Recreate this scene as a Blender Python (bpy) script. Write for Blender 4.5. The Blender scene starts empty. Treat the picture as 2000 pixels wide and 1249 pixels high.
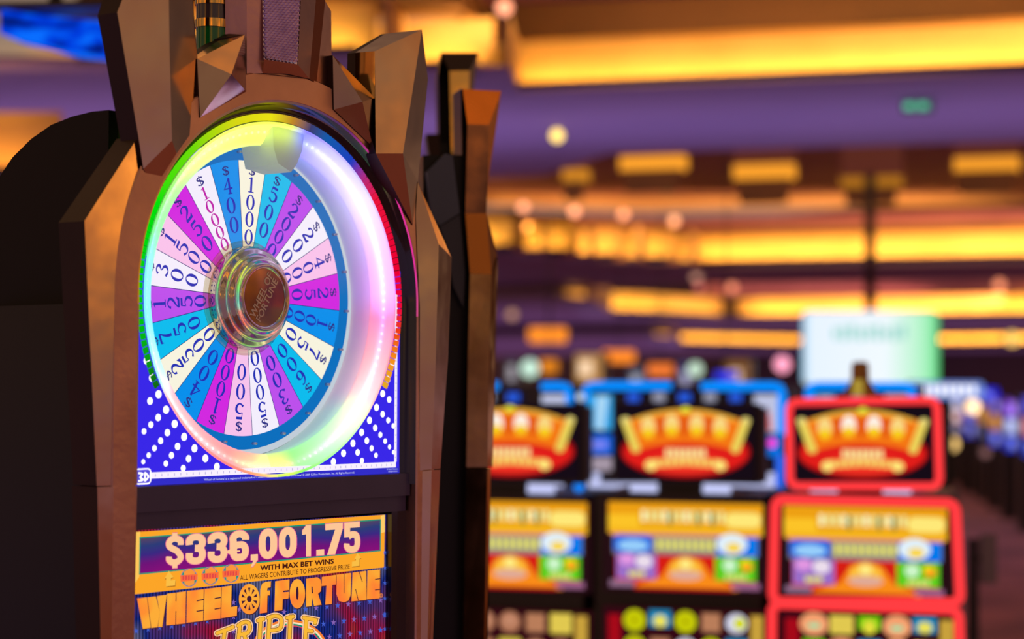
import bpy, math, random
from mathutils import Vector, Matrix
random.seed(7)
C = bpy.context.scene
COL = C.collection
PI = math.pi
R = math.radians

# ------------------------------------------------------------------ camera
W, H_ = 2000, 1249
FPX = 3889.0
CAMZ = 1.70
PITCH, ROLL = 0.03138, 0.004765
fw = Vector((0, math.cos(PITCH), math.sin(PITCH)))
up0 = Vector((0, -math.sin(PITCH), math.cos(PITCH)))
rt0 = Vector((1, 0, 0))
rt = math.cos(ROLL)*rt0 + math.sin(ROLL)*up0
up = -math.sin(ROLL)*rt0 + math.cos(ROLL)*up0
CP = Vector((0, 0, CAMZ))

def ray(px, py):
    return fw + rt*((px-1000)/FPX) + up*((624.5-py)/FPX)

def G(px, py, z):                       # pixel -> point on the level z
    r = ray(px, py)
    return CP + r*((z-CAMZ)/r.z)

def D(px, py, dep):                     # pixel -> point at a distance along the view
    return CP + ray(px, py)*dep

cam_d = bpy.data.cameras.new('camera')
cam = bpy.data.objects.new('camera', cam_d)
COL.objects.link(cam)
cam_d.sensor_width = 36
cam_d.lens = FPX/W*36
M = Matrix((rt, up, -fw)).transposed().to_4x4()
M.translation = CP
cam.matrix_world = M
cam_d.clip_start = 0.05
cam_d.clip_end = 400
cam_d.dof.use_dof = True
cam_d.dof.focus_distance = 3.42
cam_d.dof.aperture_fstop = 2.1
cam_d.dof.aperture_blades = 9
C.camera = cam

# ------------------------------------------------------------------ frames
class Frame:
    """a thing's own frame: origin on the floor, x to its right, y into it, z up"""
    def __init__(s, x, y, ang):
        s.o = Vector((x, y, 0)); s.a = ang
        s.d = Vector((math.cos(ang), math.sin(ang), 0))
        s.n = Vector((math.sin(ang), -math.cos(ang), 0))
    def at(s, px, py, w=0.0):
        r = ray(px, py)
        t = ((s.o + s.n*w - CP).dot(s.n))/r.dot(s.n)
        X = CP + r*t - s.o
        return Vector((X.dot(s.d), -w, X.z))
    def side(s, px, py, u):
        r = ray(px, py)
        t = ((s.o + s.d*u - CP).dot(s.d))/r.dot(s.d)
        X = CP + r*t - s.o
        return Vector((u, -X.dot(s.n), X.z))

# ------------------------------------------------------------------ materials
def lin(c):
    o = []
    for v in c[:3]:
        v = v/255
        o.append(v/12.92 if v <= .04045 else ((v+.055)/1.055)**2.4)
    return (o[0], o[1], o[2], 1)

def newmat(name):
    m = bpy.data.materials.new(name); m.use_nodes = True
    nt = m.node_tree; nt.nodes.clear()
    out = nt.nodes.new('ShaderNodeOutputMaterial')
    return m, nt, out

def N(nt, t, **k):
    n = nt.nodes.new(t)
    for a, b in k.items(): setattr(n, a, b)
    return n

def noise_fac(nt, scale, detail=4, stretch=None):
    tc = N(nt, 'ShaderNodeTexCoord')
    mp = N(nt, 'ShaderNodeMapping')
    if stretch: mp.inputs['Scale'].default_value = stretch
    nz = N(nt, 'ShaderNodeTexNoise')
    nz.inputs['Scale'].default_value = scale; nz.inputs['Detail'].default_value = detail
    nt.links.new(tc.outputs['Object'], mp.inputs['Vector'])
    nt.links.new(mp.outputs[0], nz.inputs['Vector'])
    return nz.outputs['Fac']

def surf(name, c1, c2=None, rough=.5, metal=0., scale=8, bump=0., bscale=30, rough2=None, spec=.5, coat=0., stretch=None):
    m, nt, out = newmat(name)
    b = N(nt, 'ShaderNodeBsdfPrincipled')
    nt.links.new(b.outputs[0], out.inputs[0])
    b.inputs['Metallic'].default_value = metal
    b.inputs['Specular IOR Level'].default_value = spec
    b.inputs['Coat Weight'].default_value = coat
    fac = noise_fac(nt, scale, 5, stretch)
    cr = N(nt, 'ShaderNodeValToRGB')
    cr.color_ramp.elements[0].position = .35; cr.color_ramp.elements[1].position = .68
    cr.color_ramp.elements[0].color = lin(c1); cr.color_ramp.elements[1].color = lin(c2 or c1)
    nt.links.new(fac, cr.inputs[0]); nt.links.new(cr.outputs[0], b.inputs['Base Color'])
    if rough2 is None: rough2 = rough
    mr = N(nt, 'ShaderNodeMapRange')
    mr.inputs['From Min'].default_value = .35; mr.inputs['From Max'].default_value = .7
    mr.inputs['To Min'].default_value = rough; mr.inputs['To Max'].default_value = rough2
    nt.links.new(fac, mr.inputs['Value']); nt.links.new(mr.outputs[0], b.inputs['Roughness'])
    if bump:
        f2 = noise_fac(nt, bscale, 2)
        bp = N(nt, 'ShaderNodeBump'); bp.inputs['Strength'].default_value = bump
        bp.inputs['Distance'].default_value = .01
        nt.links.new(f2, bp.inputs['Height']); nt.links.new(bp.outputs[0], b.inputs['Normal'])
    return m

EM = {}
def glow(rgb, s=1.0, name=None):
    """a lit surface: screen pixels, backlit print, lamp"""
    k = (tuple(rgb), s)
    if k in EM: return EM[k]
    m, nt, out = newmat(name or 'lit_%d_%d_%d' % tuple(rgb[:3]))
    e = N(nt, 'ShaderNodeEmission')
    e.inputs[0].default_value = lin(rgb); e.inputs[1].default_value = s
    nt.links.new(e.outputs[0], out.inputs[0])
    EM[k] = m
    return m

def glow_noise(name, stops, s=1.0, scale=8, stretch=None):
    m, nt, out = newmat(name)
    fac = noise_fac(nt, scale, 2, stretch)
    cr = N(nt, 'ShaderNodeValToRGB')
    while len(cr.color_ramp.elements) < len(stops): cr.color_ramp.elements.new(.5)
    for el, (p, c) in zip(cr.color_ramp.elements, stops):
        el.position = p; el.color = lin(c)
    e = N(nt, 'ShaderNodeEmission'); e.inputs[1].default_value = s
    nt.links.new(fac, cr.inputs[0]); nt.links.new(cr.outputs[0], e.inputs[0]); nt.links.new(e.outputs[0], out.inputs[0])
    return m

def glass(name, tint=(255, 255, 255), refl=1.0, rough=.02):
    m, nt, out = newmat(name)
    tr = N(nt, 'ShaderNodeBsdfTransparent'); tr.inputs[0].default_value = lin(tint)
    gl = N(nt, 'ShaderNodeBsdfGlossy'); gl.inputs['Roughness'].default_value = rough
    fr = N(nt, 'ShaderNodeFresnel'); fr.inputs[0].default_value = 1.45
    ml = N(nt, 'ShaderNodeMath', operation='MULTIPLY'); ml.inputs[1].default_value = refl
    mx = N(nt, 'ShaderNodeMixShader')
    nt.links.new(fr.outputs[0], ml.inputs[0]); nt.links.new(ml.outputs[0], mx.inputs[0])
    nt.links.new(tr.outputs[0], mx.inputs[1]); nt.links.new(gl.outputs[0], mx.inputs[2]); nt.links.new(mx.outputs[0], out.inputs[0])
    return m

def angle_ramp(nt, stops):
    """hue that runs round a ring: angle clockwise from the top, in degrees"""
    tc = N(nt, 'ShaderNodeTexCoord'); sp = N(nt, 'ShaderNodeSeparateXYZ')
    nt.links.new(tc.outputs['Object'], sp.inputs[0])
    at = N(nt, 'ShaderNodeMath', operation='ARCTAN2')
    nt.links.new(sp.outputs['X'], at.inputs[0]); nt.links.new(sp.outputs['Z'], at.inputs[1])
    dv = N(nt, 'ShaderNodeMath', operation='DIVIDE'); dv.inputs[1].default_value = 2*PI
    nt.links.new(at.outputs[0], dv.inputs[0])
    ad = N(nt, 'ShaderNodeMath', operation='ADD'); ad.inputs[1].default_value = .5
    nt.links.new(dv.outputs[0], ad.inputs[0])
    cr = N(nt, 'ShaderNodeValToRGB')
    st = sorted([(((a+180) % 360)/360, c) for a, c in stops])
    while len(cr.color_ramp.elements) < len(st): cr.color_ramp.elements.new(.5)
    for el, (p, c) in zip(cr.color_ramp.elements, st):
        el.position = p; el.color = lin(c)
    nt.links.new(ad.outputs[0], cr.inputs[0])
    return cr.outputs[0], sp

def ring_mat(name, stops, prof=None, s=1.0):
    m, nt, out = newmat(name)
    col, sp = angle_ramp(nt, stops)
    e = N(nt, 'ShaderNodeEmission'); nt.links.new(col, e.inputs[0]); e.inputs[1].default_value = s
    if prof:
        mr = N(nt, 'ShaderNodeMapRange'); mr.inputs['From Min'].default_value = 0; mr.inputs['From Max'].default_value = .085
        nt.links.new(sp.outputs['Y'], mr.inputs['Value'])
        cr = N(nt, 'ShaderNodeValToRGB')
        while len(cr.color_ramp.elements) < len(prof): cr.color_ramp.elements.new(.5)
        for el, (p, v) in zip(cr.color_ramp.elements, prof):
            el.position = p; el.color = (v, v, v, 1)
        nt.links.new(mr.outputs[0], cr.inputs[0])
        ml = N(nt, 'ShaderNodeMath', operation='MULTIPLY'); ml.inputs[1].default_value = s
        nt.links.new(cr.outputs[0], ml.inputs[0]); nt.links.new(ml.outputs[0], e.inputs[1])
        b = N(nt, 'ShaderNodeBsdfPrincipled'); b.inputs['Base Color'].default_value = lin((235, 238, 245)); b.inputs['Roughness'].default_value = .35
        a = N(nt, 'ShaderNodeAddShader')
        nt.links.new(e.outputs[0], a.inputs[0]); nt.links.new(b.outputs[0], a.inputs[1]); nt.links.new(a.outputs[0], out.inputs[0])
    else:
        nt.links.new(e.outputs[0], out.inputs[0])
    return m

# ------------------------------------------------------------------ mesh builder
class MB:
    def __init__(s): s.v = []; s.f = []; s.m = []; s.mats = []; s.sm = []
    def mi(s, m):
        if m not in s.mats: s.mats.append(m)
        return s.mats.index(m)
    def add(s, vs, fs, m, smooth=False):
        b = len(s.v); s.v += [tuple(v) for v in vs]; k = s.mi(m)
        for f in fs: s.f.append([b+i for i in f]); s.m.append(k); s.sm.append(smooth)
    def poly(s, vs, m): s.add(vs, [list(range(len(vs)))], m)
    def box(s, x0, x1, y0, y1, z0, z1, m):
        s.add([(x0, y0, z0), (x1, y0, z0), (x1, y1, z0), (x0, y1, z0), (x0, y0, z1), (x1, y0, z1), (x1, y1, z1), (x0, y1, z1)],
              [(0, 3, 2, 1), (4, 5, 6, 7), (0, 1, 5, 4), (1, 2, 6, 5), (2, 3, 7, 6), (3, 0, 4, 7)], m)
    def prism(s, pts, off, m, side=None):
        """front polygon pts (3-D) extruded by the vector off"""
        n = len(pts); off = Vector(off)
        a = [Vector(p) for p in pts]; b = [p+off for p in a]
        s.add(a, [list(range(n))], m)
        s.add(b, [list(range(n))[::-1]], side or m)
        s.add(a+b, [(i, (i+1) % n, n+(i+1) % n, n+i) for i in range(n)], side or m)
    def lathe(s, prof, m, n=96, smooth=True, a0=0, a1=2*PI):
        """profile of (radius, y) round the y axis"""
        full = abs(a1-a0-2*PI) < 1e-6
        k = n if full else n+1
        vs = []; fs = []
        for i in range(k):
            a = a0+(a1-a0)*i/n
            for r, y in prof: vs.append((r*math.sin(a), y, r*math.cos(a)))
        p = len(prof)
        for i in range(n):
            j = (i+1) % k
            for q in range(p-1): fs.append((i*p+q, j*p+q, j*p+q+1, i*p+q+1))
        s.add(vs, fs, m, smooth)
    def tube(s, pts, r, m, closed=False, n=10, smooth=True):
        P = [Vector(p) for p in pts]; k = len(P); vs = []; fs = []
        for i in range(k):
            a = P[(i-1) % k] if (closed or i > 0) else P[i]
            b = P[(i+1) % k] if (closed or i < k-1) else P[i]
            t = (b-a).normalized()
            h = Vector((0, 1, 0)) if abs(t.y) < .9 else Vector((1, 0, 0))
            u = t.cross(h).normalized(); v = t.cross(u).normalized()
            rr = r[i] if isinstance(r, (list, tuple)) else r
            for j in range(n):
                an = 2*PI*j/n
                vs.append(P[i]+u*(rr*math.cos(an))+v*(rr*math.sin(an)))
        for i in range(k if closed else k-1):
            i2 = (i+1) % k
            for j in range(n):
                fs.append((i*n+j, i*n+(j+1) % n, i2*n+(j+1) % n, i2*n+j))
        if not closed:
            fs.append(list(range(n))[::-1]); fs.append([(k-1)*n+j for j in range(n)])
        s.add(vs, fs, m, smooth)
    def ball(s, c, r, m, n=10, sy=1.0):
        vs = []; fs = []
        for i in range(n+1):
            th = PI*i/n
            for j in range(n*2):
                ph = 2*PI*j/(2*n)
                vs.append((c[0]+r*math.sin(th)*math.cos(ph), c[1]+r*sy*math.sin(th)*math.sin(ph), c[2]+r*math.cos(th)))
        for i in range(n):
            for j in range(2*n):
                fs.append((i*2*n+j, i*2*n+(j+1) % (2*n), (i+1)*2*n+(j+1) % (2*n), (i+1)*2*n+j))
        s.add(vs, fs, m, True)
    def build(s, name, parent=None, loc=None, fix=True):
        me = bpy.data.meshes.new(name)
        me.from_pydata(s.v, [], s.f)
        for m in s.mats: me.materials.append(m)
        me.polygons.foreach_set('material_index', s.m)
        me.polygons.foreach_set('use_smooth', s.sm)
        me.update()
        o = bpy.data.objects.new(name, me); COL.objects.link(o)
        if parent: o.parent = parent
        if loc: o.location = loc
        return o

def thing(name, label, cat, loc=(0, 0, 0), rz=0, group=None):
    o = bpy.data.objects.new(name, None); COL.objects.link(o)
    o.empty_display_size = .1
    o.location = loc; o.rotation_euler = (0, 0, rz)
    o['label'] = label; o['category'] = cat
    if group: o['group'] = group
    return o
def tag(o, label, cat, group=None):
    o['label'] = label; o['category'] = cat
    if group: o['group'] = group
    return o
def struct(o): o['kind'] = 'structure'; return o

# ------------------------------------------------------------------ 2-D drawing helpers (printed and lit artwork)
def catmull(pts, closed=False, n=8):
    out = []; k = len(pts)
    rng = range(k if closed else k-1)
    for i in rng:
        g = lambda j: pts[j % k] if closed else pts[max(0, min(k-1, j))]
        p0, p1, p2, p3 = g(i-1), g(i), g(i+1), g(i+2)
        for q in range(n):
            t = q/n
            out.append(tuple(.5*((2*b)+(-a+c)*t+(2*a-5*b+4*c-d)*t*t+(-a+3*b-3*c+d)*t**3) for a, b, c, d in zip(p0, p1, p2, p3)))
    if not closed: out.append(tuple(pts[-1]))
    return out

def ribbon(pts, closed=False):
    """pts (x,y,width) -> quads in 2-D with mitred joins"""
    k = len(pts); L = []; Rr = []
    for i in range(k):
        x, y, w = pts[i]
        a = pts[(i-1) % k] if (closed or i > 0) else None
        b = pts[(i+1) % k] if (closed or i < k-1) else None
        def nrm(p, q):
            dx, dy = q[0]-p[0], q[1]-p[1]; l = math.hypot(dx, dy) or 1e-9
            return (-dy/l, dx/l)
        if a is None: nx, ny = nrm(pts[i], b)
        elif b is None: nx, ny = nrm(a, pts[i])
        else:
            n1 = nrm(a, pts[i]); n2 = nrm(pts[i], b)
            nx, ny = n1[0]+n2[0], n1[1]+n2[1]; l = nx*nx+ny*ny
            if l < .3: nx, ny = n1
            else: nx, ny = nx*2/l, ny*2/l
        L.append((x+nx*w/2, y+ny*w/2)); Rr.append((x-nx*w/2, y-ny*w/2))
    return [(L[i], L[(i+1) % k], Rr[(i+1) % k], Rr[i]) for i in range(k if closed else k-1)]

def ell(cx, cy, rx, ry, n=28, a0=0, a1=2*PI):
    return [(cx+rx*math.cos(a0+(a1-a0)*i/n), cy+ry*math.sin(a0+(a1-a0)*i/n)) for i in range(n)]
def rrect(x0, y0, x1, y1, r, n=6):
    p = []
    for cx, cy, a in ((x1-r, y1-r, 0), (x0+r, y1-r, 90), (x0+r, y0+r, 180), (x1-r, y0+r, 270)):
        for i in range(n+1):
            t = R(a+90*i/n); p.append((cx+r*math.cos(t), cy+r*math.sin(t)))
    return p

# serif numerals for the wheel; box 1 high, centred on (0,0), y up
def ringq(rx, ry, ix, iy, cx=0, cy=0, n=28):
    o = ell(cx, cy, rx, ry, n); i_ = ell(cx, cy, ix, iy, n)
    return [(o[k], o[(k+1) % n], i_[(k+1) % n], i_[k]) for k in range(n)]
def S(pts, closed=False, n=6): return ribbon(catmull(pts, closed, n), closed)
def RB(p): return ribbon([(x, y, w*1.22) for x, y, w in p])
def S2(p): return S([(x, y, w*1.22) for x, y, w in p])
SER = {
 '0': ringq(.34, .5, .17, .44),
 '1': RB([(.0, .48, .13), (.0, -.47, .13)])+RB([(-.22, -.47, .06), (.22, -.47, .06)])+RB([(-.2, .36, .04), (.05, .47, .07)]),
 '2': S2([(-.26, .2, .12), (-.2, .38, .08), (0, .46, .07), (.22, .3, .13), (.16, .05, .13), (-.1, -.2, .08), (-.27, -.42, .05)])+RB([(-.28, -.42, .14), (.2, -.42, .14), (.3, -.22, .05)]),
 '3': S2([(-.24, .28, .13), (-.1, .44, .06), (.12, .42, .1), (.2, .24, .13), (.0, .06, .05), (.2, -.08, .12), (.24, -.28, .13), (.02, -.46, .07), (-.26, -.32, .13)]),
 '4': RB([(.1, .48, .12), (.1, -.46, .12)])+RB([(.1, .46, .05), (-.3, -.16, .06), (.32, -.16, .09)])+RB([(-.06, -.47, .06), (.26, -.47, .06)]),
 '5': RB([(-.2, .42, .13), (.24, .42, .13)])+RB([(-.18, .45, .05), (-.21, .08, .05)])+S2([(-.21, .07, .04), (0, .14, .07), (.24, -.02, .13), (.22, -.3, .13), (0, -.46, .07), (-.26, -.3, .13)]),
 '6': ringq(.30, .3, .13, .24, 0, -.2)+S2([(.2, .4, .1), (.02, .46, .06), (-.2, .22, .11), (-.25, -.15, .12)]),
 '7': RB([(-.26, .42, .13), (.28, .42, .13)])+S2([(.27, .4, .05), (.1, .1, .1), (0, -.2, .13), (-.02, -.48, .14)])+RB([(-.26, .45, .05), (-.27, .24, .04)]),
 '$': S2([(.26, .22, .12), (.1, .36, .07), (-.14, .34, .1), (-.22, .18, .12), (0, .02, .14), (.22, -.16, .12), (.14, -.34, .1), (-.1, -.37, .07), (-.27, -.22, .12)])+RB([(0, .5, .05), (0, -.5, .05)]),
}
def wide(pts, w): return [(x, y, w) for x, y in pts]
# heavy condensed numerals; box 0..1 wide, 0..1 high
def capsule(x0, y0, x1, y1, w):
    return ribbon([(x, y, w) for x, y in rrect(x0, y0, x1, y1, min(x1-x0, y1-y0)/2*.95, 5)], True)
def K(pts, w, closed=False, smooth=True):
    p = [(x, y*1.5, w) for x, y in pts]
    q = ribbon(catmull(p, closed, 6) if smooth else p, closed)
    return [[(x, y/1.5) for x, y in f] for f in q]
HV = {
 '0': K(rrect(.2, .13, .8, .87, .28, 5), .35, True, False),
 '1': K([(.6, 0), (.6, 1)], .4, False, False)+[((.1, .84), (.1, .70), (.45, .72), (.6, 1), (.42, 1))],
 '3': K([(.2, .64), (.2, .78), (.36, .87), (.64, .87), (.79, .77), (.79, .63), (.66, .53), (.45, .525)], .32)+K([(.45, .515), (.66, .50), (.79, .40), (.79, .24), (.64, .13), (.36, .13), (.2, .23), (.2, .38)], .32),
 '6': K(rrect(.2, .13, .8, .53, .2, 5), .33, True, False)+K([(.2, .3), (.2, .62), (.2, .77), (.38, .87), (.62, .87), (.79, .77), (.8, .68)], .34),
 '7': K([(.02, .90), (.98, .90)], .30, False, False)+[((.58, .84), (.98, .84), (.56, 0), (.12, 0))],
 '5': K([(.05, .91), (.95, .91)], .27, False, False)+K([(.22, 1), (.22, .52)], .34, False, False)+K([(.3, .54), (.5, .60), (.72, .57), (.8, .46), (.8, .25), (.66, .13), (.36, .13), (.2, .23), (.2, .32)], .32),
 '$': K([(.8, .66), (.79, .79), (.6, .87), (.38, .87), (.2, .77), (.22, .64), (.42, .55), (.62, .47), (.79, .32), (.78, .22), (.6, .13), (.36, .13), (.2, .22), (.2, .32)], .30)+K([(.5, -.06), (.5, .08)], .26, False, False)+K([(.5, .92), (.5, 1.06)], .26, False, False),
 '.': [((.2, 0), (.8, 0), (.8, .19), (.2, .19))],
 ',': [((.25, 0), (.85, 0), (.85, .19), (.25, .19)), ((.5, .02), (.85, .02), (.45, -.2), (.25, -.2))],
}

def text_polys(s, bold=.0, spacing=1.0):
    """plain sans lettering as flat polygons, x from 0, cap height about 0.7"""
    cu = bpy.data.curves.new('lettering', 'FONT'); cu.body = s; cu.offset = bold; cu.space_character = spacing
    cu.resolution_u = 3
    o = bpy.data.objects.new('lettering', cu); COL.objects.link(o)
    dg = bpy.context.evaluated_depsgraph_get(); dg.update()
    me = bpy.data.meshes.new_from_object(o.evaluated_get(dg))
    vs = [(v.co.x, v.co.y) for v in me.vertices]
    res = [[vs[i] for i in p.vertices] for p in me.polygons]
    bpy.data.objects.remove(o); bpy.data.curves.remove(cu); bpy.data.meshes.remove(me)
    xs = [p[0] for f in res for p in f]
    x0, x1 = min(xs), max(xs)
    return [[(x-x0, y) for x, y in f] for f in res], x1-x0

class Art:
    """draws polygons on the plane of a part; T maps (x,y,lift) to 3-D"""
    def __init__(s, mb, T): s.mb = mb; s.T = T
    def poly(s, pts, m, lift=0.0005): s.mb.poly([s.T(x, y, lift) for x, y in pts], m)
    def polys(s, ps, m, lift=0.0005):
        for p in ps: s.poly(p, m, lift)
    def rect(s, x0, y0, x1, y1, m, lift=0.0005): s.poly([(x0, y0), (x1, y0), (x1, y1), (x0, y1)], m, lift)
    def text(s, st, x0, y0, x1, y1, m, lift=.001, bold=.02, base=None):
        ps, w = text_polys(st, bold)
        sx = (x1-x0)/w; sy = (y1-y0)/.70
        for p in ps: s.poly([(x0+x*sx, y0+y*sy) for x, y in p], m, lift)

# ------------------------------------------------------------------ common materials
gold = surf('brushed_gold_metal', (220, 184, 148), (200, 160, 124), rough=.1, metal=1, scale=5, bump=.10, bscale=9, rough2=.26)
gold_sat = surf('satin_bronze_metal', (206, 160, 142), (188, 144, 126), rough=.3, metal=1, scale=6, bump=.05, bscale=60, rough2=.38)
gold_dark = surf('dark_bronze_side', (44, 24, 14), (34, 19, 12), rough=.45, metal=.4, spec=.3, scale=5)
gold_pol = surf('polished_yellow_metal', (240, 196, 110), (220, 170, 90), rough=.06, metal=1, scale=3, bump=.2, bscale=7, rough2=.12)
chrome = surf('hub_chrome', (205, 190, 165), (185, 168, 142), rough=.05, metal=1, scale=4, rough2=.1)
black = surf('black_cabinet_paint', (5, 5, 7), (8, 7, 9), rough=.35, scale=6, spec=.25)
black_gl = surf('gloss_black_bezel', (14, 14, 24), (20, 20, 34), rough=.12, scale=6, coat=.5)
char = surf('charcoal_trim', (58, 56, 92), (66, 62, 100), rough=.28, scale=10)
housing = surf('dark_plum_housing', (10, 6, 9), (6, 4, 6), rough=.5, scale=3, spec=.15)
pane = glass('clear_pane', refl=.6)

# ================================================================== HERO MACHINE
AL = .90986
F0 = Frame(-.40114, 3.41207, AL)
HZ = 1.70+.13974                        # wheel centre height
hero = thing('slot_machine', 'large gold and black wheel slot machine with a lit prize wheel, nearest in the picture', 'slot machine', F0.o, AL)
P = F0.at

def PL(l, w=0.):                         # list of pixels on a plane of the machine
    return [P(x, y, w) for x, y in l]

# ---- cabinet body: side profile with a rounded housing behind the wheel
side_px = [(0, 344), (24, 308), (60, 272), (100, 244), (140, 228), (180, 218), (212, 215)]
UL = -.33
prof = [F0.side(x, y, UL) for x, y in side_px]
first = prof[0]
mb = MB()
top = [(p.y, p.z) for p in prof]                                   # back -> front
rear = [(first.y+.02, first.z-.05), (first.y+.035, first.z-.12), (first.y+.04, first.z-.25), (first.y+.04, .0)]
full = [(y, z) for y, z in rear[::-1]+top]+[(.058, top[-1][1]), (.058, 0)]
mb.prism([(UL, y, z) for y, z in full], (.02, 0, 0), housing)
mb.prism([(-UL-.02, y, z) for y, z in full], (.02, 0, 0), housing)
body = [(y, z) for y, z in rear[::-1]+top if y > .125]+[(.115, top[-1][1]), (.115, 0)]
mb.prism([(UL+.02, y, z) for y, z in body], (-2*UL-.04, 0, 0), housing)
mb.build('cabinet', hero)

# ---- black side shell behind the gold frame on the left, down to the floor
mb = MB()
for u0, u1 in ((-.40, -.331), (.331, .40)):
    mb.box(u0, u1, .03, .36, 0, HZ+(-.02 if u0 < 0 else .1), black)
mb.build('side_panel', hero)

# ---- display board (blue backlit print round the wheel)
blue = glow((58, 40, 232), 1.0); blue2 = glow((30, 24, 190), 1.0)
wht = glow((255, 250, 255), 1.3)
# artwork in wheel coordinates (u, v)
mb = MB()
T0 = lambda x, y, l: (x, -l, y)
A = Art(mb, T0)
VB = -.308
# blue sheet with a round hole
n = 64
hole = [(.3015*math.sin(2*PI*i/n), .3015*math.cos(2*PI*i/n)) for i in range(n)]
def square_pt(i):
    x, y = hole[i]
    k = 1/max(abs(x)/.318, (abs(y)/-VB) if y < 0 else 1e-9 if y == 0 else abs(y)/.318)
    return (max(-.318, min(.318, x*k)), max(VB, min(.318, y*k)))
for i in range(n):
    a, b = hole[i], hole[(i+1) % n]
    if a[1] > .05 and b[1] > .05: continue
    p1, p2 = square_pt(i), square_pt((i+1) % n)
    if abs(p1[0]) == .318 and p2[1] == VB or abs(p2[0]) == .318 and p1[1] == VB:
        A.poly([a, b, p2, (math.copysign(.318, p1[0]), VB), p1], blue, 0)
    else: A.poly([a, b, p2, p1], blue, 0)
# radiating rows of dots
for sgn in (-1, 1):
    for k in range(14):
        an = R(14.7+5.42*k)
        r = .3155; q = .0066
        step = .0208
        for j in range(11):
            x, y = sgn*r*math.cos(an), -r*math.sin(an)
            if abs(x) > .302 or y < -.284: break
            A.poly(ell(x, y, q, q, 14), wht, .0006)
            r += step; step = max(.0095, step*.92); q = max(.0028, q*.905)
A.rect(-.306, -.297, .308, -.287, glow((250, 240, 255), 1.0), .0008)
A.rect(.303, -.287, .310, .02, glow((250, 240, 255), 1.0), .0008)
A.rect(-.318, VB, .318, -.2975, glow((50, 45, 200), 1.0), .0007)
for i in range(44): A.rect(-.29+i*.0136, -.294, -.2885+i*.0136, -.290, glow((170, 160, 220), 1.0), .001)
for i in range(20): A.rect(.3055, -.28+i*.0136, .3075, -.278+i*.0136, glow((170, 160, 220), 1.0), .001)
tiny = glow((225, 230, 255), .9)
A.text("'Wheel of Fortune' is a registered trademark of Califon Productions, Inc. 'Wheel of Fortune' © 2009 Califon Productions, Inc. All Rights Reserved.", -.17, -.3045, .196, -.3010, tiny, .001, .0)
A.text("© Sony Pictures", .283, -.3012, .312, -.2987, tiny, .001, .0)
A.text("sonypictures", .287, -.3052, .312, -.3027, tiny, .001, .0)
# small white badge in the lower left corner
for q in ribbon([(x, y, .0022) for x, y in rrect(-.322+.004, -.3045, -.286, -.281, .006)], True): A.poly(q, wht, .0012)
A.rect(-.3175, -.3035, -.288, -.283, glow((90, 80, 220), 1.), .0010)
for q in S(wide([(-.312, -.287), (-.303, -.289), (-.308, -.294), (-.302, -.298), (-.312, -.300)], .003)): A.poly(q, wht, .0014)
for q in S(wide([(-.298, -.287), (-.291, -.2935), (-.298, -.300)], .003))+ribbon(wide([(-.298, -.286), (-.298, -.301)], .003)): A.poly(q, wht, .0014)
mb.build('backlit_panel', hero, (0, 0, HZ))

# ---- black bezel inside the arch + gold arch
def arch_strip(prof, m, name, vbot, nn=72, smooth=True):
    """profile (radius, y) swept over the half circle and straight down to vbot"""
    path = []
    for i in range(nn+1):
        a = -PI/2+PI*i/nn; path.append(('a', a))
    vs = []; fs = []; pts = []
    pts.append([(-r, y, vbot) for r, y in prof])
    for _, a in path: pts.append([(r*math.sin(a), y, r*math.cos(a)) for r, y in prof])
    pts.append([(r, y, vbot) for r, y in prof])
    p = len(prof)
    for row in pts: vs += row
    for i in range(len(pts)-1):
        for q in range(p-1): fs.append((i*p+q, (i+1)*p+q, (i+1)*p+q+1, i*p+q+1))
    b = MB(); b.add(vs, fs, m, smooth)
    return b
b = arch_strip([(.337, -.0235), (.332, -.012), (.3265, .004), (.3225, .004), (.3045, .002), (.3045, .01)], black_gl, 'b', VB-.02)
b.build('black_bezel', hero, (0, 0, HZ))
pinkrim = ring_mat('arch_edge_light', [(-180, (180, 60, 90)), (-90, (200, 120, 30)), (-40, (150, 100, 60)), (0, (120, 80, 70)), (25, (90, 50, 120)), (45, (255, 60, 170)), (80, (255, 60, 170)), (100, (235, 90, 150)), (140, (200, 90, 120)), (179, (180, 60, 90))], None, .8)
b = arch_strip([(.3392, -.0255), (.3352, -.0245)], pinkrim, 'b', -.02)
b.build('edge_light', hero, (0, 0, HZ))
b = arch_strip([(.337, .004), (.337, -.0235), (.3395, -.0262), (.386, -.0262), (.388, -.0235), (.388, .03)], gold_sat, 'b', -1.2, smooth=False)
b.build('gold_arch', hero, (0, 0, HZ))

# ---- bead ring: a row of small coloured lamps behind the rim
bead_st = [(-180, (150, 60, 40)), (-120, (20, 90, 20)), (-100, (0, 190, 20)), (-62, (0, 225, 10)), (-40, (110, 220, 10)), (-20, (215, 215, 20)), (-4, (235, 225, 20)), (6, (190, 130, 40)), (14, (60, 60, 110)), (22, (20, 90, 170)), (36, (30, 60, 190)), (45, (190, 40, 110)), (52, (235, 20, 60)), (75, (235, 0, 50)), (92, (240, 10, 60)), (99, (240, 60, 20)), (110, (245, 150, 30)), (125, (220, 180, 40)), (179, (150, 60, 40))]
beadm = ring_mat('bead_lamps', bead_st, None, 1.0)
mb = MB()
nb = 168
for i in range(nb):
    a = 2*PI*i/nb
    if 118 < math.degrees(a) < 242: continue
    da = 2*PI/nb*.42
    q = [(r_*math.sin(a+t), -.0005-.003*(r_ > .31), r_*math.cos(a+t)) for r_, t in ((.3065, -da), (.3185, -da*1.0), (.3185, da), (.3065, da))]
    mb.prism([Vector(v) for v in q], (0, .003, 0), beadm)
mb.build('bead_ring', hero, (0, 0, HZ))

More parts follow.
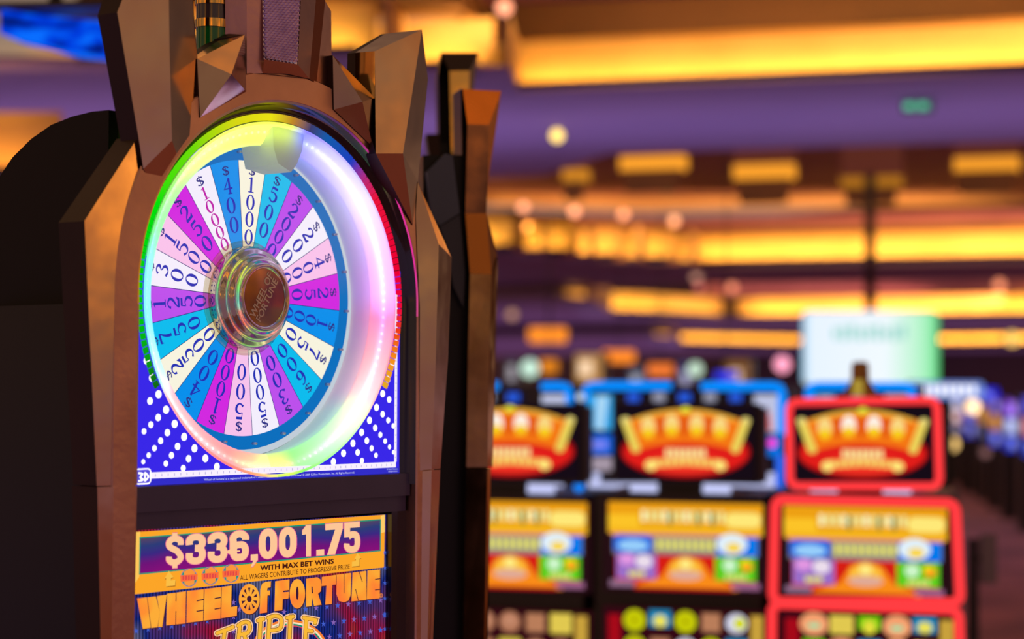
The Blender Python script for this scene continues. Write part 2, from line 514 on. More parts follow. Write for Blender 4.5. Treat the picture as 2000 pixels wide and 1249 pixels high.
# ---- light ring (translucent trough) with its strip of lamps
ring_st = [(-180, (225, 235, 90)), (-172, (255, 150, 90)), (-160, (255, 95, 85)), (-140, (255, 130, 130)), (-126, (255, 150, 150)), (-118, (150, 235, 235)), (-100, (60, 230, 235)), (-84, (60, 235, 215)), (-68, (70, 255, 110)), (-52, (120, 255, 90)), (-34, (205, 252, 80)), (-12, (222, 250, 40)), (6, (200, 225, 60)), (12, (60, 90, 255)), (24, (140, 145, 255)), (50, (185, 180, 255)), (72, (200, 150, 255)), (86, (240, 140, 250)), (95, (255, 80, 140)), (110, (255, 130, 140)), (126, (255, 175, 175)), (136, (190, 248, 175)), (152, (130, 248, 140)), (168, (70, 240, 60)), (174, (180, 235, 40))]
ringm = ring_mat('diffuser_and_wall_glow', ring_st, [(0, .9), (.06, .95), (.12, 1.2), (.17, 2.2), (.21, 1.2), (.29, .8), (.32, .42), (.6, .22), (1, .1)], 1.35)  # inner wall's fading emission stands in for light received from the wheel
mb = MB()
prof_r = [(.3045, -.001), (.302, -.003), (.2995, -.001), (.2965, .005), (.2925, .0105), (.288, .0140), (.282, .0165), (.2755, .0190), (.2695, .0225), (.2650, .0265), (.2650, .029), (.266, .034), (.269, .055), (.2715, .080)]
mb.lathe(prof_r, ringm, 144)
ring = mb.build('light_ring', hero, (0, 0, HZ))
mb = MB()
led_st = [(a, tuple(int(200+.22*v) if v > 120 else int(v*.5+110) for v in c)) for a, c in ring_st]
ledm = ring_mat('ring_lamps', led_st, None, 2.0)
for i in range(120):
    a = 2*PI*(i+.5)/120
    if abs(((math.degrees(a)+180) % 360)-180-5) < 9: continue
    c = Vector((.2875*math.sin(a), .0135, .2875*math.cos(a)))
    mb.ball(c, .0024, ledm, 5)
mb.build('ring_lamp', ring)

# ---- the wheel
cw = {'w': glow((246, 240, 255), 1.0), 'y': glow((250, 246, 225), 1.0), 'c': glow((0, 190, 240), 1.0), 'b': glow((0, 145, 238), 1.0), 'm': glow((212, 40, 226), 1.0), 'v': glow((190, 80, 238), 1.0), 'p': glow((250, 196, 238), 1.0)}
ink = glow((35, 50, 190), .9); inkm = glow((200, 30, 180), .9); inkd = glow((50, 55, 150), .8); line = glow((40, 60, 160), .6)
rimb = glow((0, 120, 205), .85)
WY = .08
wheel_vals = [('1000', 'y'), ('500', 'c'), ('2000', 'v'), ('200', 'w'), ('4000', 'p'), ('250', 'm'), ('1000', 'b'), ('750', 'y'), ('600', 'c'), ('300', 'v'), ('5000', 'w'), ('500', 'p'), ('1000', 'm'), ('400', 'b'), ('2500', 'y'), ('750', 'c'), ('1250', 'v'), ('300', 'w'), ('1500', 'p'), ('250', 'm'), ('10000', 'w'), ('400', 'b')]
mb = MB()
WH = Vector((0, WY, .008))
TW = lambda x, y, l: (x, -l, y)
A = Art(mb, TW)
step = 2*PI/22
phase = R(3.4)
for k, (val, c) in enumerate(wheel_vals):
    a0 = phase+(k-.5)*step; a1 = a0+step; am = phase+k*step
    arc = [(.24*math.sin(a0+(a1-a0)*i/8), .24*math.cos(a0+(a1-a0)*i/8)) for i in range(9)]
    A.poly([(0, 0)]+arc, cw[c], 0)
    A.polys(ribbon([(.04*math.sin(a0), .04*math.cos(a0), .0012), (.24*math.sin(a0), .24*math.cos(a0), .0012)]), line, .0004)
    # stacked characters
    nd = len(val)
    if nd == 3: rad = [.197, .163, .129]; hh = .0285
    elif nd == 4: rad = [.199, .168, .138, .107]; hh = .0275
    else: rad = [.201, .176, .151, .127, .104]; hh = .0225
    def put(ch, r, h, m):
        ca, sa = math.cos(am), math.sin(am)
        f = 1.4 if ch == '$' else 1.1 if nd < 5 else 1.2
        for q in SER[ch]:
            A.poly([(sa*r+(x*h*f)*ca+(y*h)*sa, ca*r-(x*h*f)*sa+(y*h)*ca) for x, y in q], m, .0006)
    put('$', .2235, .0185, inkd)
    for ch, r in zip(val, rad): put(ch, r, hh, inkm if nd == 5 else ink)
n = 88
for r0, r1, m in ((.24, .2635, rimb), (.2635, .275, glow((215, 228, 240), .8))):
    for i in range(n):
        a, b_ = 2*PI*i/n, 2*PI*(i+1)/n
        A.poly([(r0*math.sin(a), r0*math.cos(a)), (r1*math.sin(a), r1*math.cos(a)), (r1*math.sin(b_), r1*math.cos(b_)), (r0*math.sin(b_), r0*math.cos(b_))], m, 0)
mb.lathe([(.279, 0), (.279, .02), (.0, .02)], black, 88)
wheel = mb.build('prize_wheel', hero, (0, WY, HZ+.004))
pegm = surf('wheel_peg', (190, 200, 215), rough=.25, metal=.6)
for k in range(22):
    a = phase+(k-.5)*step
    mb = MB(); mb.tube([(0, 0, 0), (0, -.010, 0)], [.0028, .0022], pegm, n=8)
    mb.build('wheel_peg', wheel, (.254*math.sin(a), 0, .254*math.cos(a)))

# ---- hub
mb = MB()
flange = glass('clear_flange', (225, 215, 185), 1.6)
mb.lathe([(.086, -.006), (.10, -.004), (.10, .002)], flange, 80)
mb.lathe([(.090, -.002), (.0905, -.012), (.0885, -.021), (.083, -.027), (.0775, -.0285), (.0755, -.031), (.0740, -.0345), (.0705, -.0365), (.0665, -.038), (.0635, -.0405), (.0615, -.046), (.0590, -.0505), (.0555, -.052), (.0515, -.0505), (.0495, -.047)], chrome, 96)
hub = mb.build('wheel_hub', wheel)
mb = MB()
capm = surf('hub_cap_brown_mirror', (168, 112, 62), (84, 44, 74), rough=.12, metal=1, scale=14, rough2=.2)
mb.poly([(.0500*math.sin(2*PI*i/64), -.047, .0500*math.cos(2*PI*i/64)) for i in range(64)], capm)
etch = surf('etched_letters', (215, 190, 150), rough=.5)
A = Art(mb, lambda x, y, l: (x, -.0472-l, y))
def rot(ps, an, ox, oy):
    c, s_ = math.cos(an), math.sin(an)
    return [[(ox+x*c-y*s_, oy+x*s_+y*c) for x, y in p] for p in ps]
for st, wd, hh_, oy in (('WHEEL OF', .088, .0135, .0015), ('FORTUNE', .084, .0135, -.0145)):
    ps, w_ = text_polys(st, .02)
    ps = [[((x/w_-.5)*wd, y/.7*hh_+oy) for x, y in p] for p in ps]
    A.polys(rot(ps, R(60), -.001, .0), etch, .0003)
mb.build('hub_cap', hub)

# ---- pointer at the top
ptr = surf('frosted_pointer', (205, 215, 220), rough=.3, coat=.3)
m, nt, out = newmat('frosted_pointer_plastic')
b_ = N(nt, 'ShaderNodeBsdfPrincipled'); b_.inputs['Base Color'].default_value = lin((215, 222, 226)); b_.inputs['Roughness'].default_value = .5; b_.inputs['Specular IOR Level'].default_value = .2
b_.inputs['Transmission Weight'].default_value = .0
tl = N(nt, 'ShaderNodeBsdfTranslucent'); tl.inputs[0].default_value = lin((235, 240, 242))
mxs = N(nt, 'ShaderNodeMixShader'); mxs.inputs[0].default_value = .5
nt.links.new(b_.outputs[0], mxs.inputs[1]); nt.links.new(tl.outputs[0], mxs.inputs[2]); nt.links.new(mxs.outputs[0], out.inputs[0]); ptr = m
mb = MB()
fr = [(-.020, .3), (.066, .296), (.060, .262), (.046, .238), (.030, .222), (-.006, .235), (-.018, .262)]
bk = [(-.034, .3), (.070, .295), (.062, .262), (.046, .236), (.020, .220), (-.024, .226), (-.034, .262)]
v1 = [(x*.9+.006, .004, z) for x, z in fr]; v2 = [(x, .058, z) for x, z in bk]
k = len(v1)
mb.add(v1, [list(range(k))], ptr); mb.add(v2, [list(range(k))[::-1]], ptr)
mb.add(v1+v2, [(i, (i+1) % k, k+(i+1) % k, k+i) for i in range(k)], ptr)
mb.build('pointer', hero, (0, 0, HZ))

# ---- clear pane in front of the wheel
mb = MB()
mb.poly([(.299*math.sin(-2*PI*i/72), -.0015, .299*math.cos(-2*PI*i/72)) for i in range(72)], pane)
mb.build('clear_cover', hero, (0, 0, HZ))

# ---- bars under the panel
mb = MB()
zb = HZ+VB
mb.box(-.335, .335, -.012, .06, zb-.041, zb-.0005, char)
mb.build('upper_bar', hero)
mb = MB(); mb.box(-.335, .332, -.004, .06, zb-.0695, zb-.0415, char)
mb.build('lower_bar', hero)
# ---- dark post right of the display and lower cabinet front
mb = MB()
mb.box(.296, .337, -.002, .06, 0, zb-.0695, black_gl)
mb.box(-.337, -.318, -.0, .06, 0, zb-.0695, black_gl)
mb.box(-.32, .30, .03, .06, 0, zb-.30, black)
mb.build('display_post', hero)

# ---- progressive display and artwork below it
WD = -.012
mb = MB()
def c4(l): return [(260+x/5.015, 1000+y/5.015) for x, y in l]
def c5(l): return [(500+x/5.014, 1000+y/5.014) for x, y in l]
def pp(l, m, lift=.001): mb.poly(PL(l, WD+lift), m)
navy = None
m, nt, out = newmat('ribbed_blue_artwork')
tc = N(nt, 'ShaderNodeTexCoord'); sp = N(nt, 'ShaderNodeSeparateXYZ'); nt.links.new(tc.outputs['Object'], sp.inputs[0])
mu = N(nt, 'ShaderNodeMath', operation='MULTIPLY'); mu.inputs[1].default_value = 2*PI/.0068; nt.links.new(sp.outputs[0], mu.inputs[0])
si = N(nt, 'ShaderNodeMath', operation='SINE'); nt.links.new(mu.outputs[0], si.inputs[0])
mr = N(nt, 'ShaderNodeMapRange'); mr.inputs['From Min'].default_value = -1; mr.inputs['To Min'].default_value = .25; nt.links.new(si.outputs[0], mr.inputs['Value'])
nz = noise_fac(nt, 9, 1)
cr = N(nt, 'ShaderNodeValToRGB')
for pos, c_ in ((.45, (28, 60, 180)), (.56, (120, 70, 150)), (.66, (215, 30, 80))):
    e_ = cr.color_ramp.elements.new(pos); e_.color = lin(c_)
cr.color_ramp.elements[0].color = lin((150, 150, 190)); cr.color_ramp.elements[-1].color = lin((235, 120, 60)); cr.color_ramp.elements[0].position = .28; cr.color_ramp.elements[-1].position = .8
nt.links.new(nz, cr.inputs[0])
e = N(nt, 'ShaderNodeEmission'); nt.links.new(cr.outputs[0], e.inputs[0])
ml = N(nt, 'ShaderNodeMath', operation='MULTIPLY'); ml.inputs[1].default_value = .55; nt.links.new(mr.outputs[0], ml.inputs[0]); nt.links.new(ml.outputs[0], e.inputs[1])
nt.links.new(e.outputs[0], out.inputs[0]); ribbed = m
pp([(262, 1150), (262, 1420), (757, 1330), (757, 1005), (262, 1036)], ribbed, 0)
orange = glow((252, 165, 40), 1.0); orange_l = glow((255, 215, 120), 1.0)
DT = lambda x: 1040-(x-265)*34.5/487.; 
pp([(265, 1040), (261, 1162), (750, 1109), (752, 1006)], orange, .001)
# pale glow corners of the frame are part of the print
pp(c4([(25, 200), (70, 195), (60, 640), (20, 700)]), glow((255, 200, 90), 1), .0014)
pp(c5([(1222, 40), (1262, 30), (1262, 200), (1222, 210)]), glow((255, 205, 105), 1), .0014)
pp(c4([(62, 250), (58, 618)])+c5([(1222, 388), (1224, 72)]), glow((20, 150, 120), 1), .002)
m, nt, out = newmat('jackpot_field')
tc = N(nt, 'ShaderNodeTexCoord'); sp = N(nt, 'ShaderNodeSeparateXYZ'); nt.links.new(tc.outputs['Object'], sp.inputs[0])
mr = N(nt, 'ShaderNodeMapRange'); z_a = P(500, 1105, WD).z; z_b = P(500, 1030, WD).z
mr.inputs['From Min'].default_value = z_a; mr.inputs['From Max'].default_value = z_b
nt.links.new(sp.outputs[2], mr.inputs['Value'])
ad = N(nt, 'ShaderNodeMath', operation='MULTIPLY_ADD'); ad.inputs[1].default_value = .5; 
nzz = noise_fac(nt, 7, 1)
nt.links.new(nzz, ad.inputs[0]); 
sb = N(nt, 'ShaderNodeMath', operation='SUBTRACT'); sb.inputs[1].default_value = .25; nt.links.new(mr.outputs[0], sb.inputs[0]); nt.links.new(sb.outputs[0], ad.inputs[2])
cr = N(nt, 'ShaderNodeValToRGB')
for pos, c_ in ((.35, (110, 20, 120)), (.55, (60, 40, 130)), (.75, (45, 60, 120))):
    e_ = cr.color_ramp.elements.new(pos); e_.color = lin(c_)
cr.color_ramp.elements[0].color = lin((140, 15, 120)); cr.color_ramp.elements[-1].color = lin((95, 70, 90))
nt.links.new(ad.outputs[0], cr.inputs[0])
e = N(nt, 'ShaderNodeEmission'); nt.links.new(cr.outputs[0], e.inputs[0]); nt.links.new(e.outputs[0], out.inputs[0])
pp(c4([(72, 262), (68, 605)])+c5([(1214, 378), (1216, 84)]), m, .0025)
# jackpot figures
peach = glow((253, 198, 150), 1.0); peach_h = glow((235, 110, 150), 1.0)
# a local grid: x along the row in pixels, base and top lines
def base_y(x): return 1108-(x-320)*(1108-1079)/(712-320)*1.0
def top_y(x): return 1047-(x-320)*(1047-1019)/(712-320)*1.0
def row_glyph(ch, x0, x1, m, lift, grow=0):
    for q in HV[ch]:
        pts = []
        for gx, gy in q:
            gx = .5+(gx-.5)*(1+grow); gy = .5+(gy-.5)*(1+grow*.6)
            x = x0+(x1-x0)*gx; pts.append((x, base_y(x)+(top_y(x)-base_y(x))*gy))
        pp(pts, m, lift)
places = [('$', 323, 360), ('3', 362, 403), ('3', 405, 445), ('6', 448, 487), (',', 484, 507), ('0', 505, 542), ('0', 544, 580), ('1', 588, 612), ('.', 613, 638), ('7', 635, 670), ('5', 671, 704)]
for ch, x0, x1 in places: row_glyph(ch, x0, x1, peach_h, .0030, .07)
for ch, x0, x1 in places: row_glyph(ch, x0, x1, peach, .0036)
# arrows
def arrow(pts4, conv):
    pp(conv(pts4), glow((250, 190, 70), 1), .003)
    pp([(x+.6, y+1.4) for x, y in conv(pts4)], glow((150, 80, 20), 1), .0026)
arrow([(350, 580), (395, 645), (372, 650), (370, 675), (415, 668), (412, 725), (322, 735), (325, 655), (308, 657)], c4)
arrow([(995, 405), (1028, 455), (1015, 460), (1012, 532), (938, 540), (940, 490), (975, 487), (978, 468), (962, 470)], c5)
# three round emblems
for cx, cy in ((548, 648), (755, 630), (958, 606)):
    pp(c4(ell(cx, cy, 84, 92, 24)), glow((190, 120, 150), 1), .0026)
    pp(c4(ell(cx, cy, 76, 84, 24)), glow((30, 150, 130), 1), .003)
    pp(c4([(cx-50, cy-60), (cx+10, cy-88), (cx+55, cy-60), (cx+50, cy+60), (cx, cy+84), (cx-45, cy+62)]), glow((250, 150, 60), 1), .0034)
    pp(c4([(cx-86, cy-22), (cx+84, cy-38), (cx+80, cy+20), (cx-82, cy+40)]), glow((250, 110, 60), 1), .0038)
    for j in range(5):
        x = cx-64+j*27
        pp(c4([(x, cy-20), (x+16, cy-24), (x+16, cy+18), (x, cy+22)]), glow((225, 70, 70), 1), .0042)
# small lettering on the frame: follows the slope of the print
def sloped_text(st, x0, y0, x1, y1, h0, h1, m, lift, bold=.02):
    ps, w_ = text_polys(st, bold)
    for p in ps:
        pts = []
        for x, y in p:
            t = x/w_; hh = (h0+(h1-h0)*t)/.7
            pts.append((x0+(x1-x0)*t, y0+(y1-y0)*t-y*hh))
        pp(pts, m, lift)
brown = glow((70, 25, 20), 1)
sloped_text('WITH MAX BET WINS', 508, 1115.5, 652, 1101.5, 9.8, 9.4, brown, .0036, .035)
sloped_text('ALL WAGERS CONTRIBUTE TO PROGRESSIVE PRIZE', 469, 1134.5, 683, 1111.5, 10.2, 8.6, brown, .0036, .005)
# title letters
ta = glow_noise('orange_title_print', [(.38, (253, 172, 56)), (.5, (254, 150, 50)), (.62, (255, 122, 54))], 1.0, 14); tb = glow((255, 128, 56), 1.0)
tsh = glow((70, 30, 60), .8)
def bezel_poly(pts, conv):
    q = conv(pts)
    pp([(x+1.3, y+1.6) for x, y in q], tsh, .0016)
    # upper and lower halves of the print: yellow orange above, redder below
    pp(q, ta, .0024)
def slit(pts, conv, w=7):
    for qd in ribbon([(x, y, w) for x, y in pts]): pp(conv(qd), tsh, .0030)
L4 = [
 [(38, 850), (135, 840), (172, 1138), (95, 1150)], [(140, 840), (222, 830), (262, 985), (240, 1132), (178, 1140)], [(232, 828), (330, 815), (285, 1130), (245, 1130), (262, 985)],
 [(333, 805), (424, 794), (420, 1106), (325, 1115)], [(424, 794), (518, 780), (512, 1095), (418, 1106)],
 [(528, 778), (692, 762), (686, 1070), (522, 1090)], [(700, 758), (862, 740), (856, 1048), (692, 1068)], [(868, 738), (965, 725), (960, 935), (1020, 925), (1015, 1022), (862, 1045)]]
for l in L4: bezel_poly(l, c4)
for a_, b2 in (((421, 792), (420, 880)), ((419, 975), (417, 1106))): slit([a_, b2], c4, 7)
for a_, b2 in (((622, 876), (692, 860)), ((620, 978), (690, 966)), ((798, 853), (862, 840)), ((798, 956), (860, 945))): slit([a_, b2], c4, 11)
bezel_poly(ell(1138, 858, 102, 148, 32), c4)
pp(c4(ell(1138, 856, 24, 32, 16)), tsh, .003)
for j in range(10):
    t = 2*PI*j/10+.3
    c_, s_ = math.cos(t), math.sin(t)
    pp(c4([(1138+38*c_, 856+52*s_), (1138+78*math.cos(t-.15), 856+112*math.sin(t-.15)), (1138+78*math.cos(t+.15), 856+112*math.sin(t+.15))]), tsh, .003)
L5 = [
 [(35, 998), (42, 760), (60, 705), (100, 688), (147, 682), (143, 742), (112, 748), (110, 775), (138, 772), (134, 820), (112, 822), (108, 988)],
 [(188, 682), (328, 664), (326, 768), (266, 776), (265, 790), (322, 786), (318, 850), (262, 858), (258, 966), (180, 975)],
 ell(405, 805, 76, 145, 28),
 [(492, 658), (600, 643), (632, 665), (641, 720), (635, 780), (608, 805), (642, 912), (568, 924), (548, 840), (545, 926), (490, 932)],
 [(645, 640), (785, 620), (783, 715), (748, 718), (742, 905), (678, 912), (690, 725), (643, 730)],
 [(790, 618), (932, 600), (926, 820), (905, 872), (860, 890), (812, 875), (788, 810)],
 [(945, 598), (1080, 580), (1082, 865), (935, 880)],
 [(1092, 578), (1215, 568), (1212, 850), (1085, 860)]]
for l in L5: bezel_poly(l, c5)
pp(c5(ell(405, 800, 13, 66, 16)), tsh, .003)
slit([(548, 735), (552, 800)], c5, 12)
slit([(862, 606), (862, 800)], c5, 7)
slit([(1010, 588), (1042, 690)], c5, 7); slit([(975, 760), (1002, 872)], c5, 7)
slit([(1165, 666), (1216, 656)], c5, 10); slit([(1165, 768), (1214, 762)], c5, 10)
for qd in ribbon([(x, y, 5) for x, y in ell(1226, 822, 14, 18, 16)], True): pp(c5(qd), ta, .0025)
pp(c5([(1221, 832), (1221, 812), (1230, 814), (1226, 822), (1232, 832)]), ta, .0025)
# stars on the curtain
star_b = glow((70, 100, 215), .9); star_p = glow((150, 110, 200), .8)
def star(cx, cy, r, conv, m):
    pts = []
    for i in range(10):
        rr = r if i % 2 == 0 else r*.36
        t = -PI/2+PI*i/5
        pts.append((cx+rr*.8*math.cos(t), cy+rr*math.sin(t)))
    mb.poly(PL(conv([(cx, cy)]), WD+.0010)+[], m) if False else None
    for i in range(10): pp(conv([(cx, cy), pts[i], pts[(i+1) % 10]]), m, .0012)
for i in range(7): star(30+i*116, 1170-i*16, 34, c4, star_b)
for i in range(12): star(285+i*105-10, 985-i*13, 34, c5, star_b if i % 3 else star_p)
for i in range(7): star(660+i*100, 1100-i*14, 34, c5, star_p if i % 2 else star_b)
for i in range(6): star(720+i*100, 1230-i*14, 34, c5, star_b if i % 2 else star_p)
for i in range(6): star(1262, 400+i*150, 26, c5, star_b)
for i in range(5): star(985+(i % 2)*55, 890+i*70, 34, c4, star_p)
# rainbow arc behind the lower title
for j, (c_, w_) in enumerate((((250, 130, 50), 22), ((255, 235, 200), 16), ((30, 150, 120), 16), ((225, 60, 90), 10))):
    o_ = [0, 19, 35, 48][j]
    arc = [(330+(365-o_)*math.cos(t), 1370+(300-o_)*math.sin(t), w_) for t in [PI+PI*i/30 for i in range(31)]]
    for qd in ribbon(arc): pp(c5(qd), glow(c_, .95), .0018+.0001*j)
# TRIPLE: strokes drawn three times (pale edge, dark line, yellow face)
TR = [
 [(-225, 1195), (-130, 1158), (-35, 1118)], [(-130, 1160), (-165, 1330)],
 [(-5, 1140), (-30, 1330)], [(-8, 1140), (60, 1085), (100, 1120), (85, 1180), (-10, 1210)], [(40, 1200), (80, 1330)]]
TRx = [(x+0, y) for x, y in TR[0]]
strokes = [
 [(-205, 1185), (-160, 1165), (-110, 1148), (-62, 1128)], [(-140, 1160), (-165, 1340)],
 [(-40, 1330), (-22, 1130)], [(-25, 1125), (20, 1092), (55, 1100), (58, 1150), (30, 1190), (-25, 1200)],
 [(-60+82, 1185), (50, 1330)],
]
# letter positions follow the crop: T R I P L E
strokes = [
 [c for c in [(-380, 1192), (-330, 1172), (-270, 1150), (-225, 1130)]], [(-305, 1165), (-330, 1340)],
 [(-178, 1330), (-160, 1130)], [(-175, 1118), (-120, 1085), (-72, 1092), (-62, 1150), (-95, 1195), (-165, 1205)], [(-120, 1195), (-75, 1330)],
 [(45, 1052), (30, 1340)], [(20, 1068), (72, 1052)],
 [(132, 1050), (115, 1340)], [(120, 1042), (185, 1022), (240, 1040), (250, 1095), (225, 1150), (135, 1165)],
 [(335, 1030), (325, 1340)], [(305, 1042), (362, 1028)],
 [(470, 1040), (585, 1062), (578, 1090)], [(492, 1050), (478, 1340)], [(485, 1165), (548, 1172)]]
for m_, w_, lf in ((glow((255, 205, 160), 1), 66, .0034), (glow((110, 60, 20), 1), 44, .0040), (glow((250, 185, 55), 1), 34, .0046)):
    for sI, st in enumerate(strokes):
        pts = catmull([(x, y, w_) for x, y in st], False, 6) if len(st) > 3 else [(x, y, w_) for x, y in st]
        for qd in ribbon(pts): pp(c5(qd), m_, lf)
        for x, y, _ in (pts[0], pts[-1]): pp(c5(ell(x, y, w_/2, w_/2, 14)), m_, lf+.0001)
mb.build('jackpot_display', hero)

# ---- gold frame crystals. Each is a faceted solid: outline pulled back behind its front facets
def solid(name, facets, outline, wb, m=gold, mside=gold_dark, parent=hero, fr=F0, mats=None):
    """facets: list of polygons of (px,py,w); outline: (px,py,w) loop whose sides run back to plane wb.
    the depths are first relaxed until every facet is flat"""
    V = {}
    for f in list(facets)+[outline]:
        for x, y, w in f: V.setdefault((x, y), w)
    W0 = dict(V)
    big = [[(x, y) for x, y, w in f] for f in facets if len(f) > 3]
    for it in range(240):
        acc = {}
        for f in big:
            P3 = [fr.at(x, y, V[(x, y)]) for x, y in f]
            c = sum(P3, Vector())/len(P3)
            nn = Vector()
            for a_, b_ in zip(P3, P3[1:]+P3[:1]): nn += (a_-c).cross(b_-c)
            nn.normalize()
            for (x, y), p in zip(f, P3):
                q = fr.at(x, y, V[(x, y)]+.01)
                dd = (q-p)/.01
                k = dd.dot(nn)
                if abs(k) < .12: continue
                acc.setdefault((x, y), []).append(max(-.02, min(.02, (c-p).dot(nn)/k)))
        for key, l in acc.items(): V[key] += .6*sum(l)/len(l)+.01*(W0[key]-V[key])*(it < 160)
    mb = MB()
    for i, f in enumerate(facets):
        mb.poly([fr.at(x, y, V[(x, y)]) for x, y, w in f], (mats[i] if mats and mats[i] else m))
    a = [fr.at(x, y, V[(x, y)]) for x, y, w in outline]
    b = [Vector((p.x, -wb, p.z)) for p in a]
    k = len(a)
    mb.add(a+b, [(i, (i+1) % k, k+(i+1) % k, k+i) for i in range(k)], mside)
    mb.add(b, [list(range(k))], mside)
    return mb.build(name, parent)

# left lower pillar (shoulder): ridge 165, inner edge 265
a1 = (165, 432, .03); a2 = (270, 267, .03); a3 = (268, 430, .015); a4 = (190, 950, .03); a5 = (268, 948, .015)
solid('gold_pillar', [
    [(165, 432, .03), (270, 267, .03), (257, 404, .022)],
    [(165, 432, .03), (257, 404, .022), (252, 948, .022), (189, 950, .03)],
    [(270, 267, .03), (272, 600, .018), (268, 948, .015), (252, 948, .022), (257, 404, .022)]],
    [(165, 432, .03), (270, 267, .03), (268, 948, .015), (189, 950, .03)], -.028)
solid('gold_pillar', [
    [(190, 952, .03), (252, 950, .022), (238, 1420, .022), (200, 1420, .03)],
    [(252, 950, .022), (268, 950, .015), (258, 1420, .015), (238, 1420, .022)]],
    [(190, 952, .03), (268, 950, .015), (258, 1420, .015), (200, 1420, .03)], -.028)
# left upper crystal
solid('gold_crystal', [
    [(229, 24, .04), (262, -60, .04), (329, -60, .055), (331, 90, .055), (336, 275, .045), (280, 330, .02), (270, 265, .035)],
    [(329, -60, .055), (372, -60, .03), (380, 60, .03), (386, 118, .028), (331, 90, .055)],
    [(331, 90, .055), (386, 118, .028), (393, 232, .0255), (345, 300, .026), (336, 275, .045)],
    [(336, 275, .045), (345, 300, .026), (300, 370, .026), (280, 330, .02)],
    ],
    [(229, 24, .04), (262, -60, .04), (372, -60, .03), (386, 118, .028), (393, 232, .0255), (345, 300, .026), (300, 370, .026), (280, 330, .02), (270, 265, .035)], -.014)
# fin left of the tower
solid('gold_fin', [
    [(385, 115, .03), (478, 68, .06), (452, 145, .07)],
    [(478, 68, .06), (481, 179, .026), (452, 145, .07)],
    [(385, 115, .03), (452, 145, .07), (391, 230, .028)],
    [(452, 145, .07), (481, 179, .026), (391, 230, .028)],
    [(383, 108, .0), (385, 115, .03), (478, 68, .06), (447, 66, .01)]],
    [(383, 108, .0), (385, 115, .03), (391, 230, .028), (481, 179, .026), (478, 68, .06), (447, 66, .01)], -.02)
# fin right of the tower
solid('gold_fin', [
    [(650, 108, .03), (708, 199, .07), (652, 214, .028)],
    [(650, 108, .03), (732, 191, .03), (708, 199, .07)],
    [(732, 191, .03), (728, 287, .028), (708, 199, .07)],
    [(652, 214, .028), (708, 199, .07), (728, 287, .028)]],
    [(650, 108, .03), (732, 191, .03), (728, 287, .028), (652, 214, .028)], -.02)
# right upper crystal
solid('gold_crystal', [
    [(732, 100, .035), (824, 58, .05), (787, 300, .055), (734, 300, .035)],
    [(824, 58, .05), (836, 154, .03), (816, 356, .03), (787, 300, .055)],
    [(734, 300, .035), (787, 300, .055), (806, 440, .028)],
    [(787, 300, .055), (816, 356, .03), (806, 440, .028)],
    [(694, 103, .0), (732, 100, .035), (732, 193, .035), (694, 160, .0)],
    [(694, 103, .0), (753, 66, -.01), (824, 58, .05), (732, 100, .035)]],
    [(694, 103, .0), (694, 160, .0), (734, 300, .035), (806, 440, .028), (816, 356, .03), (836, 154, .03), (824, 58, .05), (753, 66, -.01)], -.02,
    mats=[None, None, None, None, gold_pol, None])
# right lower pillar
solid('gold_pillar', [
    [(816, 356, .03), (857, 477, .035), (851, 700, .035), (843, 917, .035), (819, 920, .022), (820, 600, .022), (812, 420, .025)],
    [(816, 356, .03), (882, 503, .018), (857, 477, .035)],
    [(857, 477, .035), (882, 503, .018), (875, 700, .018), (860, 916, .018), (843, 917, .035), (851, 700, .035)]],
    [(816, 356, .03), (882, 503, .018), (875, 700, .018), (860, 916, .018), (819, 920, .022), (820, 600, .022), (812, 420, .025)], -.02, mside=black)
solid('gold_pillar', [
    [(819, 922, .022), (843, 919, .035), (831, 1420, .035), (812, 1420, .022)],
    [(843, 919, .035), (860, 918, .018), (838, 1420, .018), (831, 1420, .035)]],
    [(819, 922, .022), (860, 918, .018), (838, 1420, .018), (812, 1420, .022)], -.02, mside=black)
# central tower with the knurled plate
solid('tower', [
    [(440, -60, .0), (482, -60, .03), (482, 144, .0265), (440, 72, .0)],
    [(482, -60, .03), (512, -60, .045), (516, 118, .045), (513, 143, .0265), (482, 144, .0265)],
    [(590, -60, .045), (622, -60, .03), (604, 154, .026), (582, 126, .045)],
    [(622, -60, .03), (635, -60, .02), (635, 2, .02), (618, 164, .026), (604, 154, .026)],
    [(635, 2, .02), (647, 22, .0), (648, 184, .0262), (618, 164, .026)],
    [(516, 116, .045), (582, 126, .045), (604, 154, .0262), (560, 144, .0262), (513, 143, .0262)]],
    [(440, -60, .0), (440, 72, .0), (482, 144, .0265), (513, 143, .0265), (604, 154, .026), (648, 184, .026), (647, 22, .0), (635, 2, .02), (635, -60, .02)], -.03,
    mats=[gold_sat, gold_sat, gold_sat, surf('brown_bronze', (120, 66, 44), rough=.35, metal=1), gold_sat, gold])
# knurled plate: real raised diamonds
kn = surf('knurled_steel', (220, 205, 235), (200, 185, 220), rough=.22, metal=.85, scale=40)
mb = MB()
a, b_, c_, d_ = P(512, -60, .045), P(590, -60, .045), P(582, 126, .045), P(516, 116, .045)
def bil(s_, t): return (a*(1-s_)+b_*s_)*(1-t)+(d_*(1-s_)+c_*s_)*t
NX, NY = 9, 38
for i in range(NX):
    for j in range(NY):
        off = .5 if j % 2 else 0
        sc, tcn = (i+.5+off)/NX, (j+.5)/NY
        if sc > .98: continue
        q = [bil(max(0, sc-.5/NX), tcn), bil(sc, tcn-1/NY if tcn > 1/NY else 0), bil(min(1, sc+.5/NX), tcn), bil(sc, min(1, tcn+1/NY))]
        ce = bil(sc, tcn)+Vector((0, -.0055, 0))
        mb.add(q+[ce], [(0, 1, 4), (1, 2, 4), (2, 3, 4), (3, 0, 4)], kn)
mb.poly([v+Vector((0, .001, 0)) for v in (a, b_, c_, d_)], kn)
